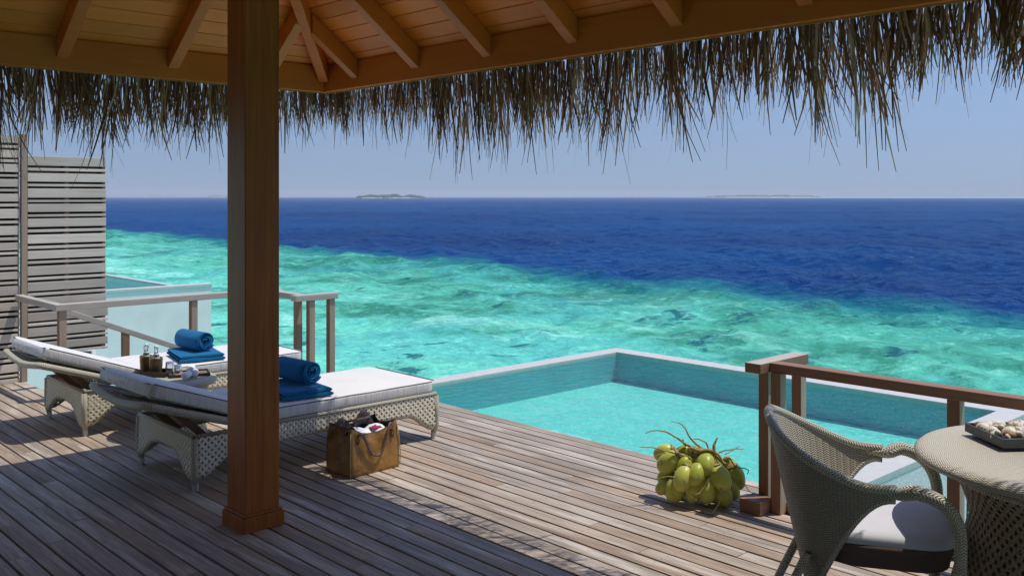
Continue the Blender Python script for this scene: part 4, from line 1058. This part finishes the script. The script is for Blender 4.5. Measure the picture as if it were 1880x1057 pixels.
stem([(820, 420), (900, 395), (1000, 375), (1100, 380)], .005, .002, 0, .05); stem([(900, 430), (980, 390), (1060, 345)], .004, .0015, 0, .05)
stem([(620, 450), (500, 440), (380, 410), (280, 380), (180, 350), (50, 345)], .006, .002, 0, -.08)
stem([(300, 400), (230, 425), (170, 445)], .003, .001, -.1, -.1)
stem([(930, 480), (990, 570), (1060, 580), (1105, 600), (1090, 650)], .004, .002, -.06, -.06)
stem([(740, 600), (700, 680), (660, 760), (600, 830), (555, 862)], .008, .003, -.16, -.17); stem([(660, 760), (610, 850), (598, 945)], .005, .002, -.17, -.17)
stem([(800, 790), (790, 880), (770, 960), (740, 1010), (700, 1050)], .006, .003, -.17, -.22)
stem([(480, 790), (480, 850), (530, 910), (580, 925)], .004, .002, -.15, -.15); stem([(380, 670), (300, 665), (200, 690)], .004, .0015, -.12, -.1)
stem([(1040, 730), (1080, 780), (1130, 850)], .004, .0015, -.02, -.05); stem([(900, 650), (920, 760), (925, 850)], .005, .002, -.12, -.12); stem([(910, 640), (960, 670), (1000, 690)], .006, .002, -.1, -.08)
stem([(640, 420), (700, 400), (780, 430), (850, 500), (900, 540)], .012, .007, 0, -.03); stem([(560, 360), (640, 390), (720, 385), (800, 400)], .011, .009, -.02, -.02)
stem([(700, 400), (740, 500), (760, 600)], .012, .006, 0, -.1); stem([(780, 400), (830, 440), (870, 530)], .010, .006, -.02, -.05); stem([(450, 430), (560, 450), (640, 430)], .008, .008, -.03, 0); stem([(800, 470), (830, 550), (800, 590)], .008, .004, -.03, -.08)

# ------------------------------------------------------------------ wicker armchair (local: +y front, +x right)
CH = Vector((3.76, 1.90, 0)); CA = RAD(-90 - 30 + 180 - 60) if 0 else math.atan2(-0.87, 0.50) - pi / 2
ch = thing('wicker_armchair', 'grey cream woven armchair with rounded back facing the round table', 'armchair', CH, CA)
def shell_top(a):       # a: -1 (left arm) .. 0 (back) .. 1 (right arm)
    q = abs(a); return lerp(0.838, 0.635, sstep(0.0, 0.9, q))
def shell_bot(a):
    q = abs(a); return 0.17 + 0.42 * sstep(0.30, 0.97, q)
def plan(a, v):
    th = a * RAD(112); rx = lerp(0.185, 0.39, v); ry = lerp(0.205, 0.365, v ** 1.1)
    x = rx * sin(th); y = -ry * cos(th)
    sq = 1 + 0.06 * (sin(2 * th)) ** 2
    return x * sq, y * sq
def shell(u, v):
    a = 2 * u - 1; z0, z1 = shell_bot(a), shell_top(a); z = lerp(z0, z1, v); vv = (z - 0.17) / (0.865 - 0.17)
    x, y = plan(a, max(0, vv) ** 0.9); return (x, y, z)
m = MB(); m.grid(shell, 64, 20, uvfn=lambda u, v: ((2 * u - 1) * 0.62, shell(u, v)[2]))
m.build('back_shell', M['w_chair'], ch, smooth=True, solid=0.022)
m = MB(); m.tube([shell(i / 48, 1.0) for i in range(49)], 0.019, 10)
lo_ = [shell(i / 48, 0.0) for i in range(49)]; m.tube(lo_, 0.014, 8); m.build('shell_rim', M['w_solid'], ch, smooth=True)
for s_ in (-1, 1):
    u0 = 0.0 if s_ < 0 else 1.0; p = Vector(shell(u0, 0.5)); pb = Vector(shell(u0 + (0.07 if s_ < 0 else -0.07), 0.75))
    path = smoothpath([tuple(pb), tuple(p + Vector((0, 0.01, 0.005))), (s_ * 0.335, 0.20, 0.635), (s_ * 0.335, 0.285, 0.60), (s_ * 0.325, 0.335, 0.52), (s_ * 0.315, 0.345, 0.40), (s_ * 0.30, 0.335, 0.2), (s_ * 0.29, 0.325, 0.0)], 6)
    n = len(path); m = MB(); m.tube(path, [lerp(0.008, 0.029, sstep(0, 9, i)) * lerp(1.0, 0.8, sstep(10, 30, i)) for i in range(n)], 14); m.build('arm', M['w_solid'], ch, smooth=True)
    m = MB(); m.tube(smoothpath([(s_ * 0.19, -0.20, 0.32), (s_ * 0.21, -0.27, 0.17), (s_ * 0.23, -0.345, 0.0)], 5), 0.018, 10); m.build('leg', M['w_solid'], ch, smooth=True)
def rrect(wx, wy, r, z, n=6):
    out = []
    for cx, cy, a0 in ((wx - r, wy - r, 0), (-wx + r, wy - r, 90), (-wx + r, -wy + r, 180), (wx - r, -wy + r, 270)):
        for k in range(n + 1): a = RAD(a0 + 90 * k / n); out.append((cx + r * cos(a), cy + r * sin(a), z))
    return out
def slab(m, rings):
    n = len(rings[0]); k = len(m.v)
    for r in rings: m.v += r
    for j in range(len(rings) - 1):
        for i in range(n): m.face([k + j * n + i, k + j * n + (i + 1) % n, k + (j + 1) * n + (i + 1) % n, k + (j + 1) * n + i])
    m.face([k + i for i in range(n)][::-1]); m.face([k + (len(rings) - 1) * n + i for i in range(n)])
def shifty(r, dy): return [(x, y + dy, z) for x, y, z in r]
m = MB(); slab(m, [shifty(rrect(0.235, 0.235, 0.13, 0.30), .10), shifty(rrect(0.245, 0.245, 0.13, 0.36), .10)]); m.build('seat_frame', M['brown_fabric'], ch, smooth=False)
m = MB(); slab(m, [shifty(rrect(0.25, 0.25, 0.13, 0.361), .10), shifty(rrect(0.258, 0.258, 0.13, 0.37), .10), shifty(rrect(0.26, 0.26, 0.13, 0.395), .10)]); cu0 = m.build('cushion_border', M['brown_fabric'], ch, smooth=True)
m = MB(); slab(m, [shifty(rrect(0.258, 0.258, 0.13, 0.396), .10), shifty(rrect(0.26, 0.26, 0.13, 0.418), .10), shifty(rrect(0.248, 0.248, 0.12, 0.434), .10), shifty(rrect(0.20, 0.20, 0.10, 0.441), .10), shifty(rrect(0.10, 0.10, 0.05, 0.446), .10)])
cu = m.build('seat_cushion', M['seat_grey'], ch, smooth=True); cu.modifiers.new('es', 'EDGE_SPLIT').split_angle = RAD(60)

# ------------------------------------------------------------------ round wicker table
TC = Vector((4.15, 1.193, 0)); TR = 0.59; TH = 0.038
tb = thing('round_table', 'round woven wicker table with hourglass openwork base at the right edge', 'table', TC)
m = MB()
prof = [(0.0, 0.702), (0.12, 0.702), (0.3, 0.702), (0.45, 0.701), (TR - 0.05, 0.70), (TR - 0.018, 0.694), (TR, 0.678), (TR - 0.004, 0.662), (TR - 0.025, 0.652), (0.46, 0.648), (0.0, 0.648)]
Lr = 0
prof = [(r_, z_ + TH) for r_, z_ in prof]; m.lathe(prof, 72); m.build('table_top', M['w_top'], tb, smooth=True)
m = MB(); m.lathe([(0.475, 0.687), (0.455, 0.65), (0.41, 0.59), (0.386, 0.52), (0.388, 0.44), (0.415, 0.32), (0.45, 0.18), (0.49, 0.0)], 72); m.build('base', M['w_table'], tb, smooth=True, solid=0.012)
for z_, r_ in ((0.645, 0.455), (0.012, 0.489)): 
    m = MB(); m.tube([(r_ * cos(2 * pi * i / 60), r_ * sin(2 * pi * i / 60), z_) for i in range(61)], 0.011, 8)
    m.build('base_band', M['w_solid'], tb, smooth=True)
tz_ = 0.7035 + TH
A0 = at(1771, 797, tz_); B0 = at(1842, 829, tz_); u1 = (B0 - A0).normalized(); v1 = Vector((-u1.y, u1.x, 0)); 
if v1.dot(Rv) < 0: v1 = -v1
tw_, td_ = (B0 - A0).length, 0.30
ctr = A0 + u1 * tw_ / 2 + v1 * td_ / 2
trz = math.atan2(u1.y, u1.x)
trayobj('shell_tray', 'dark grey square tray filled with shells on the round table', ctr, tw_, td_, 0.036, trz, M['greytray'], wall=0.008, foot=0.014)
rs = random.Random(21)
def shellobj(kind, label, lx, ly, lz, s):
    p = ctr + u1 * lx + Vector((-u1.y, u1.x, 0)) * ly + Vector((0, 0, lz)); m = MB()
    if kind == 'sea_urchin_shell':
        m.lathe([(0.0001, -0.016), (0.014, -0.014), (0.023, -0.005), (0.025, 0.003), (0.020, 0.012), (0.010, 0.017), (0.003, 0.0155)], 20)
        m.v = [(x * (1 + .04 * cos(10 * math.atan2(y, x))), y * (1 + .04 * cos(10 * math.atan2(y, x))), z) for x, y, z in m.v]; mt = M['urchin']
    elif kind == 'green_shell':
        m.lathe([(0.0001, -0.016), (0.014, -0.014), (0.023, -0.005), (0.025, 0.003), (0.020, 0.012), (0.010, 0.017), (0.0001, 0.018)], 20); mt = M['green_shell']
    else:   # spired snail shell
        P = []; R_ = []
        for i in range(40):
            t_ = i / 39; a = t_ * 2 * pi * 3.2; rr_ = 0.016 * (1 - t_) ** 1.1 + 0.001; P.append((rr_ * cos(a), rr_ * sin(a), 0.028 * t_ ** 0.8)); R_.append(0.0105 * (1 - t_) ** 0.9 + 0.0012)
        m.tube(P, R_, 8); mt = M['pale_shell']
    o = m.build(kind, mt, smooth=True); o.location = p; o.rotation_euler = (rs.uniform(-1, 1), rs.uniform(-1, 1), rs.uniform(0, 6)) if kind == 'spiral_shell' else (rs.uniform(-.3, .3), rs.uniform(-.3, .3), 0)
    o.scale = (s, s, s)
    if kind == 'spiral_shell': tag(o, label, 'shell', 'pale spiral shells heaped in the tray')
    else: tag(o, label, 'shell')
vv_ = 1 if Vector((-u1.y, u1.x, 0)).dot(v1) > 0 else -1
shellobj('green_shell', 'round green shell among the pale shells in the tray', 0.035, vv_ * -0.055, 0.058, 1.05)
shellobj('sea_urchin_shell', 'brown urchin shell just below the green one in the tray', 0.078, vv_ * -0.085, 0.05, 1.0)
shellobj('sea_urchin_shell', 'brown urchin shell in the left corner of the tray', -0.085, vv_ * -0.115, 0.05, 0.95)
shellobj('sea_urchin_shell', 'brown urchin shell at the back of the tray', -0.06, vv_ * 0.02, 0.056, 0.95)
shellobj('sea_urchin_shell', 'brown urchin shell at the right of the tray front', 0.085, vv_ * -0.005, 0.05, 1.0)
for i in range(30):
    lx = rs.uniform(-0.105, 0.105); ly = rs.uniform(-0.13, 0.13)
    hgt = 0.034 + 0.028 * (1 - (lx / .12) ** 2) * (1 - (ly / .15) ** 2)
    shellobj('spiral_shell', 'pale spiral shell in the heap filling the grey tray', lx, ly, hgt, rs.uniform(0.7, 1.15))

# ------------------------------------------------------------------ haze
HAZE = True
if HAZE:
    m_, g = newmat('sea_haze')
    vol = g.n('VolumePrincipled', {'Color': c4(0.90, 0.95, 1.0), 'Density': 0.00021, 'Anisotropy': 0.0})
    g.n('OutputMaterial', {'Volume': vol.outputs[0]})
    b = MB(); b.box((-9000, -9000, SEA - 1.5), (9000, 9000, 60.0)); hz = b.build('haze', m_); hz['kind'] = 'stuff'
    hz['label'] = 'thin pale sea haze fading the far islands'; hz['category'] = 'haze'
